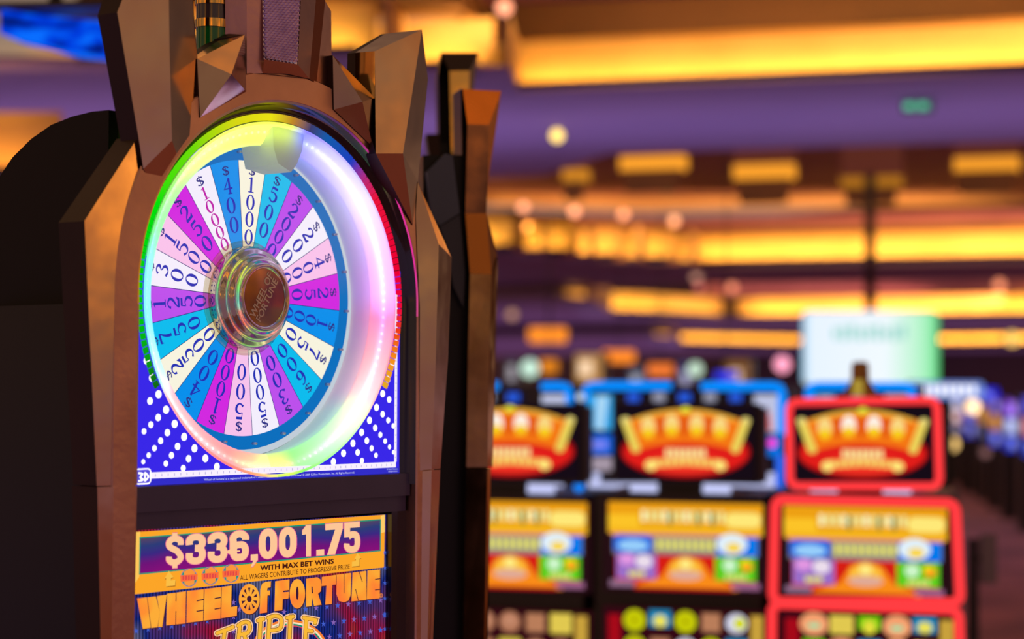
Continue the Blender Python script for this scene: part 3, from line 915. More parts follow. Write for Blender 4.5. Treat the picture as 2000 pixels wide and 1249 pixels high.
mb.build('knurled_plate', hero)
# candle lamp left of the tower
mb = MB()
cl = P(414, 50, -.03)
def ringcyl(mb, y0, y1, r, m):
    z0 = P(414, y1, -.03).z; z1 = P(414, y0, -.03).z
    vs = []; k = 28
    for zz in (z0, z1):
        for i in range(k): vs.append((cl.x+r*math.cos(2*PI*i/k), cl.y+r*math.sin(2*PI*i/k), zz))
    mb.add(vs, [(i, (i+1) % k, k+(i+1) % k, k+i) for i in range(k)], m, True)
    mb.add(vs, [list(range(k)), list(range(k, 2*k))], m)
rr = .0265
smoke = surf('smoked_lens', (70, 60, 62), (54, 48, 52), rough=.08, scale=3, coat=.5)
green = surf('green_lens', (10, 120, 45), (8, 90, 40), rough=.08, scale=3, coat=.5)
ringcyl(mb, 56, 120, rr, green); ringcyl(mb, 11, 40, rr, smoke); ringcyl(mb, -60, 0, rr, smoke)
lamp = mb.build('signal_lamp', hero)
mb = MB(); ringcyl(mb, 40, 56, rr*1.08, gold_pol); ringcyl(mb, 0, 11, rr*1.08, gold_pol)
mb.build('gold_band', lamp)

# ================================================================== NEIGHBOURS ON THE SAME CAROUSEL
amber = surf('cove_tinted_bronze', (200, 128, 62), (180, 112, 52), rough=.25, metal=1, scale=5, rough2=.35)  # orange of the ceiling cove's reflection put into the facet colour
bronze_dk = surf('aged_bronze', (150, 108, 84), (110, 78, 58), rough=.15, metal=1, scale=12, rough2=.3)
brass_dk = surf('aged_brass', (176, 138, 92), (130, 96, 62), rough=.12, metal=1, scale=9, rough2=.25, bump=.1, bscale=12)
BA = R(12)
q0 = D(905, 700, 4.35)
F1 = Frame(q0.x, q0.y, BA)
nb1 = thing('slot_machine', 'gold edged black slot machine standing just right of the big wheel machine', 'slot machine', F1.o, BA)
def poly_solid(name, facets, outline, wb, parent, fr, m=gold, mside=black, mats=None): return solid(name, facets, outline, wb, m, mside, parent, fr, mats)
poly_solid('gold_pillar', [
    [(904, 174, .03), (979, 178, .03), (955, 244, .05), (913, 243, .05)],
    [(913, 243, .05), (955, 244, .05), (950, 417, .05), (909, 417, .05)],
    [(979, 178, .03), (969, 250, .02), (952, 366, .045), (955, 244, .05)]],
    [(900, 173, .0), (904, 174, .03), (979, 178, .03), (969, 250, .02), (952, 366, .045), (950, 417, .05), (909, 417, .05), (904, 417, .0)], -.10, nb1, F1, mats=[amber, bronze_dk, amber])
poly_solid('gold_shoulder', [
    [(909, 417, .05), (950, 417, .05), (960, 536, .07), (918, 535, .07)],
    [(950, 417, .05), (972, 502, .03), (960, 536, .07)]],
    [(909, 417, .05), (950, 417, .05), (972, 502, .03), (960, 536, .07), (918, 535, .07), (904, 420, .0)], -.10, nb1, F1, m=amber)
poly_solid('gold_post', [
    [(918, 535, .07), (960, 536, .07), (957, 650, .07), (952, 913, .07), (911, 913, .07), (914, 700, .07)],
    [(960, 536, .07), (972, 502, .03), (968, 700, .03), (962, 913, .03), (952, 913, .07), (957, 650, .07)]],
    [(918, 535, .07), (960, 536, .07), (972, 502, .03), (962, 913, .03), (911, 913, .07)], -.10, nb1, F1, mats=[brass_dk, gold_pol])
poly_solid('gold_post', [
    [(911, 915, .07), (952, 915, .07), (946, 1300, .07), (942, 1700, .07), (898, 1700, .07), (905, 1249, .07)],
    [(952, 915, .07), (959, 915, .05), (949, 1249, .05), (944, 1700, .05), (942, 1700, .07), (946, 1300, .07)]],
    [(911, 915, .07), (959, 915, .05), (944, 1700, .05), (898, 1700, .07)], -.10, nb1, F1, mats=[brass_dk, gold_pol])
mb = MB()
q = [F1.at(x, y, .02) for x, y in ((826, 303), (904, 303), (917, 540), (905, 1249), (898, 1990), (815, 1990), (826, 700))]
q[4].z = q[5].z = 0
mb.prism(q, (0, .30, 0), black)
mb.build('cabinet', nb1)
shell = surf('slate_grey_shell', (62, 72, 92), (48, 58, 78), rough=.4, scale=4)
mb = MB()
mb.prism([F1.at(x, y, .05) for x, y in ((834, 336), (870, 300), (884, 304), (898, 416), (859, 441), (844, 423))], (0, .03, 0), shell)
mb.prism([F1.at(x, y, .045) for x, y in ((859, 443), (898, 419), (908, 530), (905, 600), (886, 560), (872, 480))], (0, .03, 0), surf('dark_slate_shell', (30, 34, 48), rough=.4))
mb.build('shield_panel', nb1)

q1 = D(890, 200, 5.1)
F2 = Frame(q1.x, q1.y, R(5))
nb2 = thing('slot_machine', 'gold topped slot machine half hidden behind the gold post, only its crown showing', 'slot machine', F2.o, R(5))
poly_solid('gold_crystal', [
    [(861, 103, .03), (934, 103, .03), (917, 138, .07), (878, 139, .07)],
    [(878, 139, .07), (917, 138, .07), (914, 300, .07), (882, 300, .07)],
    [(934, 103, .03), (928, 150, .03), (914, 300, .07), (917, 138, .07)]],
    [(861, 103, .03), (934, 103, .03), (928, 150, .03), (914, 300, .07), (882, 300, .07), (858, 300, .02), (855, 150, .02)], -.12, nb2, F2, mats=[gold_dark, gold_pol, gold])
mb = MB()
q = [F2.at(x, y, .02) for x, y in ((856, 280), (925, 280), (922, 1630), (858, 1630))]
q[2].z = q[3].z = 0
mb.prism(q, (0, .35, 0), black)
mb.prism([F2.at(x, y, .06) for x, y in ((832, 262), (858, 262), (860, 330), (842, 330))], (0, .10, 0), gold_dark)
ob = mb.build('cabinet', nb2)

# ================================================================== BACKGROUND ROW OF VIDEO SLOTS
BE = .31526
q2 = D(1680, 870, 7.5)
ca, sa = math.cos(BE), math.sin(BE)
FB = Frame(q2.x, q2.y, -BE)
scr_dark = glow((22, 12, 22), 1.0)
bodym = surf('slot_cabinet_black', (20, 17, 24), (28, 22, 30), rough=.4, scale=5)
trimm = surf('slot_trim_plum', (58, 50, 74), (48, 40, 62), rough=.35, scale=5)
red_neon = None
m, nt, out = newmat('red_neon')
lw = N(nt, 'ShaderNodeLayerWeight'); lw.inputs[0].default_value = .5
e = N(nt, 'ShaderNodeEmission'); e.inputs[0].default_value = lin((255, 58, 62)); e.inputs[1].default_value = 1.15
nt.links.new(e.outputs[0], out.inputs[0]); red_neon = m
blue_neon = glow((0, 140, 255), 1.1); lav_neon = glow((200, 205, 250), 1.0); skyl = glow((120, 175, 255), 1.0)

def top_art(mb, fx, y0, y1, variant):
    """fan shaped title; fx maps 0..1 -> px; y0,y1 px; drawn on plane w=.09"""
    def T(u, v, l):
        x = fx(u); sl = (x-1680)*.0055
        return FB.at(x, y0+(y1-y0)*v+sl, .082+l)
    A = Art(mb, T)
    A.rect(0, 0, 1, 1, scr_dark, 0)
    A.poly(ell(.5, .62, .47, .35, 40), glow((150, 12, 14), 1), .002)
    A.poly(ell(.5, .64, .45, .29, 40), glow((225, 30, 26), 1), .003)
    A.poly(ell(.5, .78, .30, .13, 30), glow((240, 50, 36), 1), .0034)
    arc_t = [(.5+.42*math.sin(t), .86-.82*math.cos(t)+.0) for t in [R(-68+136*i/20) for i in range(21)]]
    def arcpt(s, inner):
        x = .09+.82*s
        return (x, (.055+.60*(s-.5)**2*1.0) if not inner else (.50+.62*(s-.5)**2*.9))
    ot = [arcpt(i/20, False) for i in range(21)]; it = [arcpt(.05+.9*i/20, True) for i in range(21)]
    for i in range(20): A.poly([ot[i], ot[i+1], it[i+1], it[i]], glow((245, 120, 20), 1), .004)
    for i in range(1, 19): A.poly([(ot[i][0], ot[i][1]), (ot[i+1][0], ot[i+1][1]), (ot[i+1][0], ot[i+1][1]+.06), (ot[i][0], ot[i][1]+.06)], glow((240, 175, 60), 1), .0045)
    for cx in (.23, .40, .58, .75):
        yy = .26+.5*(cx-.5)**2
        cc = (255, 240, 225) if (variant and .3 < cx < .7) else (250, 215, 130)
        A.poly(ell(cx, yy, .052, .135, 20), glow(cc, 1), .005)
        A.poly(ell(cx, yy+.08, .045, .07, 16), glow((250, 205, 30), 1), .0055)
    for cx in (.32, .49, .665): A.poly([(cx-.018, .16), (cx+.018, .16), (cx+.012, .42), (cx-.012, .42)], glow((215, 60, 20), 1), .005)
    A.poly(ell(.5, .07, .035, .05, 14), glow((225, 220, 60), 1), .006)
    for s_ in (-1, 1):
        for q in ribbon([(.5+s_*.435, .21, .065), (.5+s_*.36, .585, .065)]): A.poly(q, glow((235, 210, 90), 1), .006)
        A.poly(ell(.5+s_*.435, .21, .034, .05, 14), glow((235, 215, 120), 1), .0062); A.poly(ell(.5+s_*.36, .585, .034, .05, 14), glow((235, 210, 90), 1), .0062)
    for i in range(7):
        cx = .37+.043*i
        A.rect(cx-.017, .58, cx+.017, .70, glow((252, 225, 150), 1), .006)
    for i in range(9):
        cx = .29+.0535*i; dy = .12*abs(cx-.5)
        A.rect(cx-.021, .70+dy, cx+.021, .80+dy, glow((250, 215, 105), 1), .006)
    for s_ in (-1, 1): A.poly(ell(.5+s_*.25, .80, .045, .07, 16), glow((255, 228, 120), 1), .0065)

def main_art(mb, fx, y0, y1, sl0):
    def T(u, v, l):
        x = fx(u); sl = (x-fx(.5))*sl0
        return FB.at(x, y0+(y1-y0)*v+sl+(x-fx(.5))*.009*v, .122+l)
    A = Art(mb, T)
    g = glow
    A.rect(-.03, -.03, 1.03, 1.03, g((38, 14, 20), 1), 0)
    A.rect(0, 0, 1, .36, g((238, 160, 20), 1), .002)
    A.rect(0, .26, 1, .36, g((245, 180, 30), 1), .0022)
    A.rect(.0, .14, .2, .30, g((252, 195, 40), 1), .0025)
    A.poly(rrect(.76, .10, .985, .27, .05), g((255, 232, 120), 1), .003)
    for i in range(12):
        x = .215+.046*i
        A.rect(x, .09, x+.03, .22, g((240, 232, 150) if i % 3 else (250, 250, 190), 1), .004)
        if i in (4, 8, 10): A.rect(x-.008, .10, x+.010, .26, g((60, 90, 60), 1), .0045)
    A.rect(.02, .36, .98, .385, g((235, 120, 120), 1), .003)
    A.rect(.03, .385, .97, .60, g((130, 120, 130), 1), .003)
    A.poly(rrect(.035, .38, .285, .585, .05), g((0, 100, 225), 1), .004)
    A.poly(ell(.16, .50, .10, .07, 20), g((150, 205, 250), 1), .005)
    for i in range(9): A.rect(.305+.044*i, .41, .337+.044*i, .55, g((225, 220, 110), 1), .004)
    A.rect(.70, .38, .965, .60, g((0, 120, 235), 1), .004)
    A.poly(ell(.80, .46, .10, .12, 24), g((225, 240, 250), 1), .005); A.poly(ell(.81, .50, .05, .06, 18), g((250, 215, 80), 1), .006)
    A.rect(.05, .60, .95, .97, g((215, 30, 20), 1), .003)
    A.rect(.055, .60, .31, .88, g((155, 110, 200), 1), .004)
    A.poly(ell(.12, .66, .05, .07, 18), g((225, 150, 225), 1), .005); A.poly(ell(.23, .68, .055, .08, 18), g((235, 220, 235), 1), .005)
    for i in range(3): A.rect(.13+.037*i, .79, .162+.037*i, .86, g((225, 215, 110), 1), .005)
    A.poly([(.5, .60), (.60, .66), (.68, .86), (.84, .95), (.84, .99), (.18, .99), (.18, .95), (.34, .86), (.41, .66)], g((250, 140, 25), 1), .004)
    A.poly(ell(.5, .76, .10, .13, 24), g((252, 190, 60), 1), .005); A.poly(ell(.5, .83, .11, .06, 20), g((225, 170, 150), 1), .0055)
    A.poly(ell(.5, .70, .04, .06, 18), g((255, 235, 130), 1), .006)
    A.rect(.69, .61, .955, .88, g((95, 205, 30), 1), .004)
    A.poly(ell(.785, .70, .045, .075, 18), g((205, 245, 200), 1), .005); A.poly(ell(.895, .71, .04, .06, 18), g((250, 130, 30), 1), .005); A.poly(ell(.885, .68, .03, .04, 14), g((250, 215, 30), 1), .0055)
    for i in range(4): A.rect(.755+.036*i, .80, .785+.036*i, .87, g((215, 225, 120), 1), .005)
    A.rect(.01, .90, .17, .975, g((150, 110, 140), 1), .005); A.rect(.80, .90, .98, .975, g((160, 100, 140), 1), .005)
    A.rect(.17, .97, .80, 1.0, g((190, 20, 20), 1), .005)

def reel_art(mb, fx, y0, y1, syms):
    def T(u, v, l):
        x = fx(u); return FB.at(x, y0+(y1-y0)*v+(x-fx(.5))*.034, .165+l)
    A = Art(mb, T); g = glow
    A.rect(-.03, 0, 1.03, 1, g((52, 8, 20), 1), 0)
    A.rect(0, .1, .08, 1, g((165, 10, 25), 1), .001)
    k = len(syms)
    for i, s_ in enumerate(syms):
        cx = .17+.165*i
        for r_, off in ((0, 0), (1, .34), (2, .68)):
            kind = syms[(i+r_*2) % k] if r_ else s_
            cy = .17+off
            if kind == 'y': A.poly(ell(cx, cy, .07, .14, 24), g((205, 210, 10), 1), .002); A.poly(ell(cx, cy, .045, .09, 20), g((190, 190, 5), 1), .003)
            elif kind == 'o': A.poly(ell(cx, cy, .085, .16, 24), g((245, 160, 110), 1), .002); A.rect(cx-.035, cy-.01, cx+.035, cy+.06, g((160, 225, 170), 1), .003)
            elif kind == 'n': A.poly(ell(cx, cy, .07, .14, 24), g((175, 115, 85), 1), .002); A.poly(ell(cx, cy-.02, .045, .08, 20), g((195, 135, 105), 1), .003)
            elif kind == 'b': A.rect(cx-.07, cy-.14, cx+.07, cy+.08, g((20, 140, 190), 1), .002); A.poly(ell(cx, cy, .045, .08, 18), g((235, 225, 90), 1), .003)
            elif kind == 'g': A.rect(cx-.065, cy-.13, cx+.065, cy+.06, g((125, 205, 10), 1), .002); A.poly(ell(cx, cy+.02, .04, .10, 18), g((225, 220, 60), 1), .003)
            elif kind == 'e': A.rect(cx-.06, cy-.12, cx+.06, cy+.12, g((185, 125, 90), 1), .002)
            elif kind == 'w': A.poly(ell(cx, cy, .07, .13, 18), g((215, 215, 235), 1), .002); A.poly(ell(cx+.02, cy, .04, .08, 18), g((215, 220, 40), 1), .003)
            elif kind == 's': A.rect(cx-.07, cy-.13, cx+.07, cy+.13, g((225, 200, 80), 1), .002)
    A.rect(.92, .06, 1.0, 1, g((200, 160, 60), 1), .002)

def slot(cx, label, variant, syms, neon=False):
    """video slot of the back row, centred on px column cx (at the main screen)"""
    # local x of the centre
    o0 = FB.at(cx, 1000, 0)
    org = FB.o+FB.d*o0.x
    root = thing('video_slot_machine', label, 'slot machine', org, -BE, 'row of video slots behind the wheel machine')
    sh = Vector((o0.x, 0, 0))
    def bl(mb, name, parent=root):
        mb.v = [tuple(Vector(v)-sh) for v in mb.v]
        return mb.build(name, parent)
    tl, tr = cx-140+(0 if not neon else 8), cx+134+(0 if not neon else 8)
    if neon: tl, tr = 1548, 1822
    else: tl, tr = cx-134, cx+136
    hw = 160
    # body: lower cabinet, column, tops
    mb = MB()
    L, Rr_ = FB.at(cx-hw, 1000, 0).x, FB.at(cx+hw, 1000, 0).x
    zt = FB.at(cx, 962, 0).z; z2 = FB.at(cx, 1198, 0).z
    mb.box(L, Rr_, -.115, .45, .55, zt, bodym)
    mb.box(L, Rr_, -.155, .45, .55, z2+.02, bodym)
    mb.box(L+.02, Rr_-.02, -.10, .42, 0, .55, bodym)
    mb.box((L+Rr_)/2-.10, (L+Rr_)/2+.10, -.02, .20, zt, zt+.10, bodym)
    bl(mb, 'cabinet')
    mb = MB(); mb.box(L+.01, Rr_-.01, -.42, -.155, .62, .68, bodym); mb.box(L+.05, Rr_-.05, -.36, -.30, .68, .69, trimm)
    bl(mb, 'button_deck')
    mb = MB()
    a = FB.at(tl, 793, .08); b = FB.at(tr, 941, .08)
    mb.box(a.x-.012, b.x+.012, -.075, -.02, b.z-.012, a.z+.012, bodym)
    mb.box(b.x+.012, b.x+.038, -.06, -.02, b.z, a.z, trimm)
    f = lambda u, l=tl, r=tr: l+(r-l)*u
    top_art(mb, f, 793, 941, variant)
    bl(mb, 'top_screen')
    mb = MB()
    ml_, mr_ = (cx-150, cx+152) if not neon else (1531, 1850)
    f = lambda u, l=ml_, r=mr_: l+(r-l)*u
    y0, y1 = (983, 1154) if not neon else (991, 1166)
    if variant == 2: y0, y1 = 980, 1151
    main_art(mb, f, y0, y1, .020)
    bl(mb, 'main_screen')
    mb = MB()
    rl, rr2 = (cx-150, cx+152) if not neon else (1534, 1862)
    f = lambda u, l=rl, r=rr2: l+(r-l)*u
    reel_art(mb, f, 1190 if not neon else 1199, 1340, syms)
    bl(mb, 'reel_screen')
    for dx in (-80, 62):
        mb = MB(); c = FB.at(cx+dx, 955, .02); mb.box(c.x-.05, c.x+.05, c.y-.02, c.y+.02, c.z-.02, c.z+.02, lav_neon)
        bl(mb, 'status_light')
    if neon:
        def tubef(corners, r, w, name):
            pts = []
            n_ = len(corners)
            P3 = [FB.at(x, y, w) for x, y in corners]
            for i in range(n_):
                a, b, c = P3[(i-1) % n_], P3[i], P3[(i+1) % n_]
                rd = .035
                s1 = b+(a-b).normalized()*rd; s2 = b+(c-b).normalized()*rd
                for k in range(6):
                    t = k/5; pts.append(s1*(1-t)**2+b*2*t*(1-t)+s2*t*t)
            mb = MB(); mb.tube(pts, r, red_neon, True, 12)
            bl(mb, name)
        tubef([(1541, 786), (1830, 782), (1835, 951), (1543, 950)], .0145, .10, 'red_light_frame')
        tubef([(1514, 976), (1866, 983), (1876, 1178), (1509, 1176)], .0175, .14, 'red_light_frame')
        tubef([(1508, 1180), (1872, 1192), (1880, 1420), (1505, 1420)], .0175, .18, 'red_light_frame')
        # candle on top
        mb = MB()
        c = FB.at(1680, 775, .0)
        prof = [(.06, 775), (.058, 762), (.036, 745), (.034, 740), (.033, 716), (.028, 708), (.0, 706)]
        k = 20; vs = []; fs = []
        for r_, y in prof:
            z = FB.at(1680, y, 0).z
            for i in range(k): vs.append((c.x+r_*math.cos(2*PI*i/k), .0+r_*math.sin(2*PI*i/k), z))
        for j in range(len(prof)-1):
            for i in range(k): fs.append((j*k+i, j*k+(i+1) % k, (j+1)*k+(i+1) % k, (j+1)*k+i))
        mb.add(vs, fs, surf('bronze_lamp', (150, 110, 60), (120, 84, 50), rough=.3, metal=.8), True)
        bl(mb, 'candle_lamp')
        mb = MB(); mb.box(c.x-.02, c.x+.02, -.064, -.055, FB.at(1680, 774, 0).z, FB.at(1680, 742, 0).z, glow((190, 160, 60), .8)); bl(mb, 'lamp_lens')
    return root
slot(995, 'leftmost video slot of the back row, cut off by the gold post', 2, ['n', 'n', 'n', 'e', 's'])
slot(1338, 'middle video slot of the back row, plain dark frame, no red lights', 0, ['y', 'b', 'y', 'e', 'w'])
slot(1690, 'rightmost video slot of the back row, framed in glowing red tubes', 1, ['o', 's', 'g', 'o', 'b'], True)

# row behind: machines with blue tube frames
def loop(pts3, r, m, name, root, closed=False):
    mb = MB(); mb.tube(pts3, r, m, closed, 10); return mb.build(name, root)
FD = Frame(D(1340, 850, 9.3).x, D(1340, 850, 9.3).y, -BE)
def blue_machine(x0, x1, label, gap, side_l=True, side_r=True):
    """machine with a blue tube frame between px columns x0..x1"""
    cxl = FD.at((x0+x1)/2, 850, 0).x
    org = FD.o+FD.d*cxl
    root = thing('slot_machine', label, 'slot machine', org, -BE, 'blue lit slots behind the row')
    sh = Vector((cxl, 0, 0))
    g = lambda x, y, w=.0: FD.at(x, y, w)-sh
    mb = MB()
    a = g(x0+6, 752); b = g(x1-6, 975)
    mb.box(a.x, b.x, .02, .45, b.z, a.z, bodym)
    mb.box(a.x, b.x, -.05, .45, 0, b.z, bodym)
    mb.build('cabinet', root)
    # lit panels left and right, bright strips above and below
    def pc(name, x_a, y_a, x_b, y_b, w, m, th=.02, pts=None):
        mb = MB(); mb.prism([g(x, y, w) for x, y in (pts or ((x_a, y_a), (x_b, y_a), (x_b, y_b), (x_a, y_b)))], (0, th, 0), m); return mb.build(name, root)
    o = pc('side_panel', x0+14, 772, x0+58, 840, .015, glow((60, 170, 235), 1))
    pc('side_panel', x1-62, 772, x1-18, 845, .015, glow((190, 195, 225), 1))
    pc('red_mark', 0, 0, 0, 0, .022, glow((225, 110, 110), 1), .007, ((x1-44, 805), (x1-32, 805), (x1-28, 842), (x1-48, 842)))
    pc('pale_mark', 0, 0, 0, 0, .022, glow((170, 215, 245), 1), .007, ((x0+30, 775), (x0+52, 775), (x0+42, 842), (x0+28, 838)))
    pc('side_panel', x0+14, 850, x0+58, 888, .015, glow((0, 100, 225), 1))
    pc('pale_mark', x0+22, 860, x0+50, 878, .022, glow((120, 130, 240), 1), .007)
    pc('side_panel', x0+14, 894, x0+58, 920, .015, glow((165, 150, 165), 1))
    pc('side_panel', x1-66, 852, x1-10, 892, .015, glow((0, 115, 225), 1))
    for i in range(5):
        if x0+112+i*50 < x1-60: pc('small_window', x0+90+i*50, 768, x0+112+i*50, 785, .02, glow((150, 150, 170) if i % 2 else (40, 90, 220), 1))
    xm = (x0+x1)/2
    pc('light_strip', x0+14, 925, x0+34, 944, .03, lav_neon, .03)
    pc('light_strip', x0+14, 945, xm-25, 964, .03, lav_neon, .03)
    pc('light_strip', xm+48, 947, x1-24, 966, .03, lav_neon, .03)
    pc('light_strip', x1-40, 925, x1-24, 946, .03, lav_neon, .03)
    rr_ = .020
    gl_, gr_ = gap
    loop([g(x0+8, 785, .05), g(x0+8, 766, .05), g(x0+13, 757, .05), g(x0+24, 754, .05), g(gl_, 754, .05)], rr_, blue_neon, 'blue_tube', root)
    loop([g(gr_, 755, .05), g(x1-24, 755, .05), g(x1-12, 758, .05), g(x1-8, 768, .05), g(x1-8, 850, .05)], rr_, blue_neon, 'blue_tube', root)
    if side_r: loop([g(x1-12, 890, .05), g(x1-12, 975, .05)], rr_*.9, glow((50, 110, 250), 1), 'blue_tube', root)
    return root
blue_machine(1135, 1535, 'blue tube framed slot machine showing round the middle video slot', (1310, 1370))
blue_machine(700, 1120, 'blue tube framed slot machine showing above the leftmost video slot', (972, 1058), side_r=False)
blue_machine(1572, 1790, 'blue tube framed slot machine hidden behind the red framed slot', (1660, 1700), side_r=False)

# ================================================================== FAR THINGS
def far_machine(px, py_top, py_bot, dep, wpx, colors, label, group='distant slot machines across the floor'):
    """upright machine with lit screens; columns in px at the depth dep"""
    s = dep/FPX
    c = D(px, 747, dep)
    root = thing('slot_machine', label, 'slot machine', (c.x, c.y, 0), -BE*.5, group)
    w = wpx*s; zt = CAMZ+(747-py_top)*s
    mb = MB(); mb.box(-w/2, w/2, 0, .6, 0, zt, bodym); mb.build('cabinet', root)
    n = len(colors)
    z = zt-.03*w
    hh = (zt-.85)/n
    for i, cc in enumerate(colors):
        mb = MB()
        mb.box(-w*.42, w*.42, -.04, .0, z-hh*.86, z, glow(cc[0], cc[1] if len(cc) > 1 else 1))
        cx = random.uniform(-.1, .1)*w
        mb.box(cx-w*.2, cx+w*.2, -.06, -.04, z-hh*.65, z-hh*.2, glow(tuple(min(255, int(v*.6+110)) for v in cc[0]), 1.3))
        mb.build('lit_screen', root); z -= hh
    return root
fm = [
 (1900, 750, 0, 31, 40, [((70, 60, 235),), ((120, 100, 230),), ((60, 60, 170),)], 'distant slot machine with blue and violet screens, left end of its bank'),
 (1930, 755, 0, 29, 42, [((30, 40, 220), 1.3), ((230, 150, 60),), ((40, 40, 90),)], 'distant slot machine with deep blue top and amber screen'),
 (1955, 775, 0, 27, 46, [((90, 60, 190),), ((225, 140, 60),), ((60, 70, 220),)], 'distant slot machine with violet top by the right edge'),
 (1988, 780, 0, 25, 56, [((150, 90, 240), 1.2), ((170, 180, 240), 1.2), ((40, 60, 220),)], 'distant slot machine with pale blue screen at the right edge'),
 (2024, 770, 0, 23, 60, [((90, 80, 225),), ((235, 150, 170),), ((30, 60, 200),)], 'distant slot machine cut off by the right edge'),
 (1862, 775, 0, 34, 46, [((205, 200, 240), 1.1), ((235, 170, 165), 1.1), ((90, 70, 110),)], 'distant slot machine with pale pink screens right of the red frame'),
 (1000, 700, 0, 22, 34, [((60, 50, 60), 1), ((200, 180, 190),), ((60, 60, 110),)], 'distant dim slot machine beside the gold post'),
 (1150, 690, 0, 24, 60, [((205, 150, 90), .8), ((215, 165, 100),), ((80, 60, 70),)], 'distant slot machine with tan screens above the blue frames'),
 (1245, 715, 0, 26, 40, [((80, 80, 100), .8), ((150, 110, 90), .8)], 'distant dim slot machine above the middle video slot'),
 (1340, 705, 0, 25, 34, [((70, 65, 110), 1), ((150, 120, 170), 1)], 'distant slot machine with violet screens left of the pink light'),
 (1440, 700, 0, 24, 60, [((150, 100, 60), .7), ((60, 60, 120), .8)], 'distant dim amber slot machine over the blue frame'),
]
for a in fm: far_machine(a[0], a[1], a[2], a[3], a[4], a[5], a[6])

def lamp_disc(px, py, dep, r_px, rgb, s, label, name='ceiling_spotlight', cat='ceiling light', group='ceiling spotlights', down=False):
    """round lamp: body, trim ring and glowing lens facing the hall"""
    c = D(px, py, dep); sc = dep/FPX; r = r_px*sc
    root = thing(name, label, cat, c, 0, group)
    m = glow(rgb, s)
    tr = surf('lamp_trim_'+str(rgb[0]), (90, 80, 90), rough=.4)
    mb = MB()
    mb.lathe([(0, -.25*r), (r*.5, -.22*r), (r*.9, -.08*r), (r, 0)], m, 20); mb.build('lens', root)
    mb = MB(); mb.lathe([(r, -.05*r), (r*1.15, -.05*r), (r*1.15, r*.9), (0, r*.9)], tr, 20, False); mb.build('lamp_housing', root)
    mb = MB(); mb.box(-r*.12, r*.12, r*.4, r*.6, r*.9, r*.9+.02, tr)
    return root

def lamp_list():
    L = [
     (1088, 265, 22, 12, (255, 214, 110), 2.4, 'round yellow-white spotlight on the purple ceiling'),
     (1303, 368, 30, 10, (255, 205, 95), 2.2, 'yellow spotlight under the lit ceiling boxes'),
     (985, 15, 15, 16, (255, 160, 120), 2.0, 'pink spotlight in the nearest ceiling recess'),
     (1022, 405, 38, 9, (255, 165, 120), 2.6, 'leftmost pink spotlight of the stepped ceiling band'),
     (1122, 413, 38, 9, (255, 165, 120), 2.8, 'second pink spotlight of the stepped ceiling band'),
     (1218, 420, 38, 9, (255, 160, 110), 2.6, 'third pink spotlight of the stepped ceiling band'),
     (1317, 432, 38, 9, (255, 165, 110), 2.8, 'rightmost pink spotlight of the stepped ceiling band'),
     (1430, 563, 50, 9, (235, 135, 100), 2.0, 'salmon spotlight at the start of the third ceiling band'),
     (1952, 557, 50, 10, (240, 140, 100), 2.0, 'salmon spotlight at the right end of the third ceiling band'),
     (1360, 540, 48, 9, (210, 150, 125), 1.4, 'dim beige spotlight above the salmon pair'),
     (1366, 563, 50, 9, (200, 100, 90), 1.4, 'dim red spotlight under the beige one'),
     (1000, 615, 48, 9, (190, 140, 110), 1.3, 'dim tan spotlight beside the gold post'),
     (1977, 662, 55, 12, (255, 200, 95), 2.0, 'yellow spotlight near the right edge'),
     (1528, 712, 30, 15, (255, 160, 190), 1.6, 'pink lamp left of the hanging screen'),
     (1900, 795, 20, 13, (255, 215, 160), 2.6, 'bright cream lamp among the distant blue machines'),
     (1858, 868, 18, 14, (245, 200, 120), 1.8, 'cream lamp low beside the red frame'),
     (1925, 885, 20, 9, (130, 90, 90), 1.2, 'dim brown lamp over the aisle'),
     (1850, 905, 20, 9, (120, 95, 80), 1.0, 'faint tan lamp beside the red frame'),
     (1508, 866, 8.2, 9, (240, 70, 220), 1.2, 'small magenta lamp between middle slot and red frame'),
     (1134, 776, 8.6, 8, (200, 215, 235), 1.0, 'small white lamp between the blue frames'),
     (1131, 950, 8.0, 11, (20, 130, 245), 1.2, 'round blue lamp low between left and middle slots'),
     (1035, 720, 20, 18, (200, 235, 215), 1.1, 'pale green lamp above the left blue frame'),
     (1358, 722, 22, 14, (205, 235, 210), 1.1, 'pale green lamp above the middle blue frame'),
    ]
    for px, py, dep, r, c, s, lb in L: lamp_disc(px, py, dep, r, c, s, lb, 'spotlight', 'light', 'round lamps across the hall')
lamp_list()

def sign(px, py, wpx, hpx, dep, rgb, s, label, hang=True, stand=False, name='hanging_sign', zc=4.2, letters=None, rgb2=None):
    c = D(px, py, dep); sc = dep/FPX; w, h = wpx*sc, hpx*sc
    root = thing(name, label, 'sign', c, -BE*.5)
    mb = MB(); mb.box(-w/2, w/2, 0, .12, -h/2, h/2, bodym); mb.build('sign_box', root)
    mb = MB(); mb.poly([(x, -.005, z) for x, z in rrect(-w*.49, -h*.47, w*.49, h*.47, h*.2)], glow(rgb, s))
    if letters:
        k = letters
        for i in range(k):
            x = -w*.42+w*.84*i/k
            mb.box(x, x+w*.84/k*.7, -.02, -.006, -h*.25, h*.28, glow(rgb2, s*1.3))
    mb.build('lit_face', root)
    if hang:
        mb = MB(); mb.box(-.006, .006, .04, .052, h/2, max(h/2+.05, zc-c.z), bodym); mb.build('hanger', root)
    if stand:
        mb = MB(); mb.box(-.05, .05, .13, .2, -c.z, 0, bodym); mb.build('post', root)
    return root
sign(1070, 655, 78, 32, 26, (250, 140, 40), 1.2, 'orange lit sign hanging beside the gold post', zc=3.8)
sign(1208, 697, 66, 26, 26, (250, 135, 40), 1.2, 'orange lit sign hanging over the middle video slot', zc=3.8)
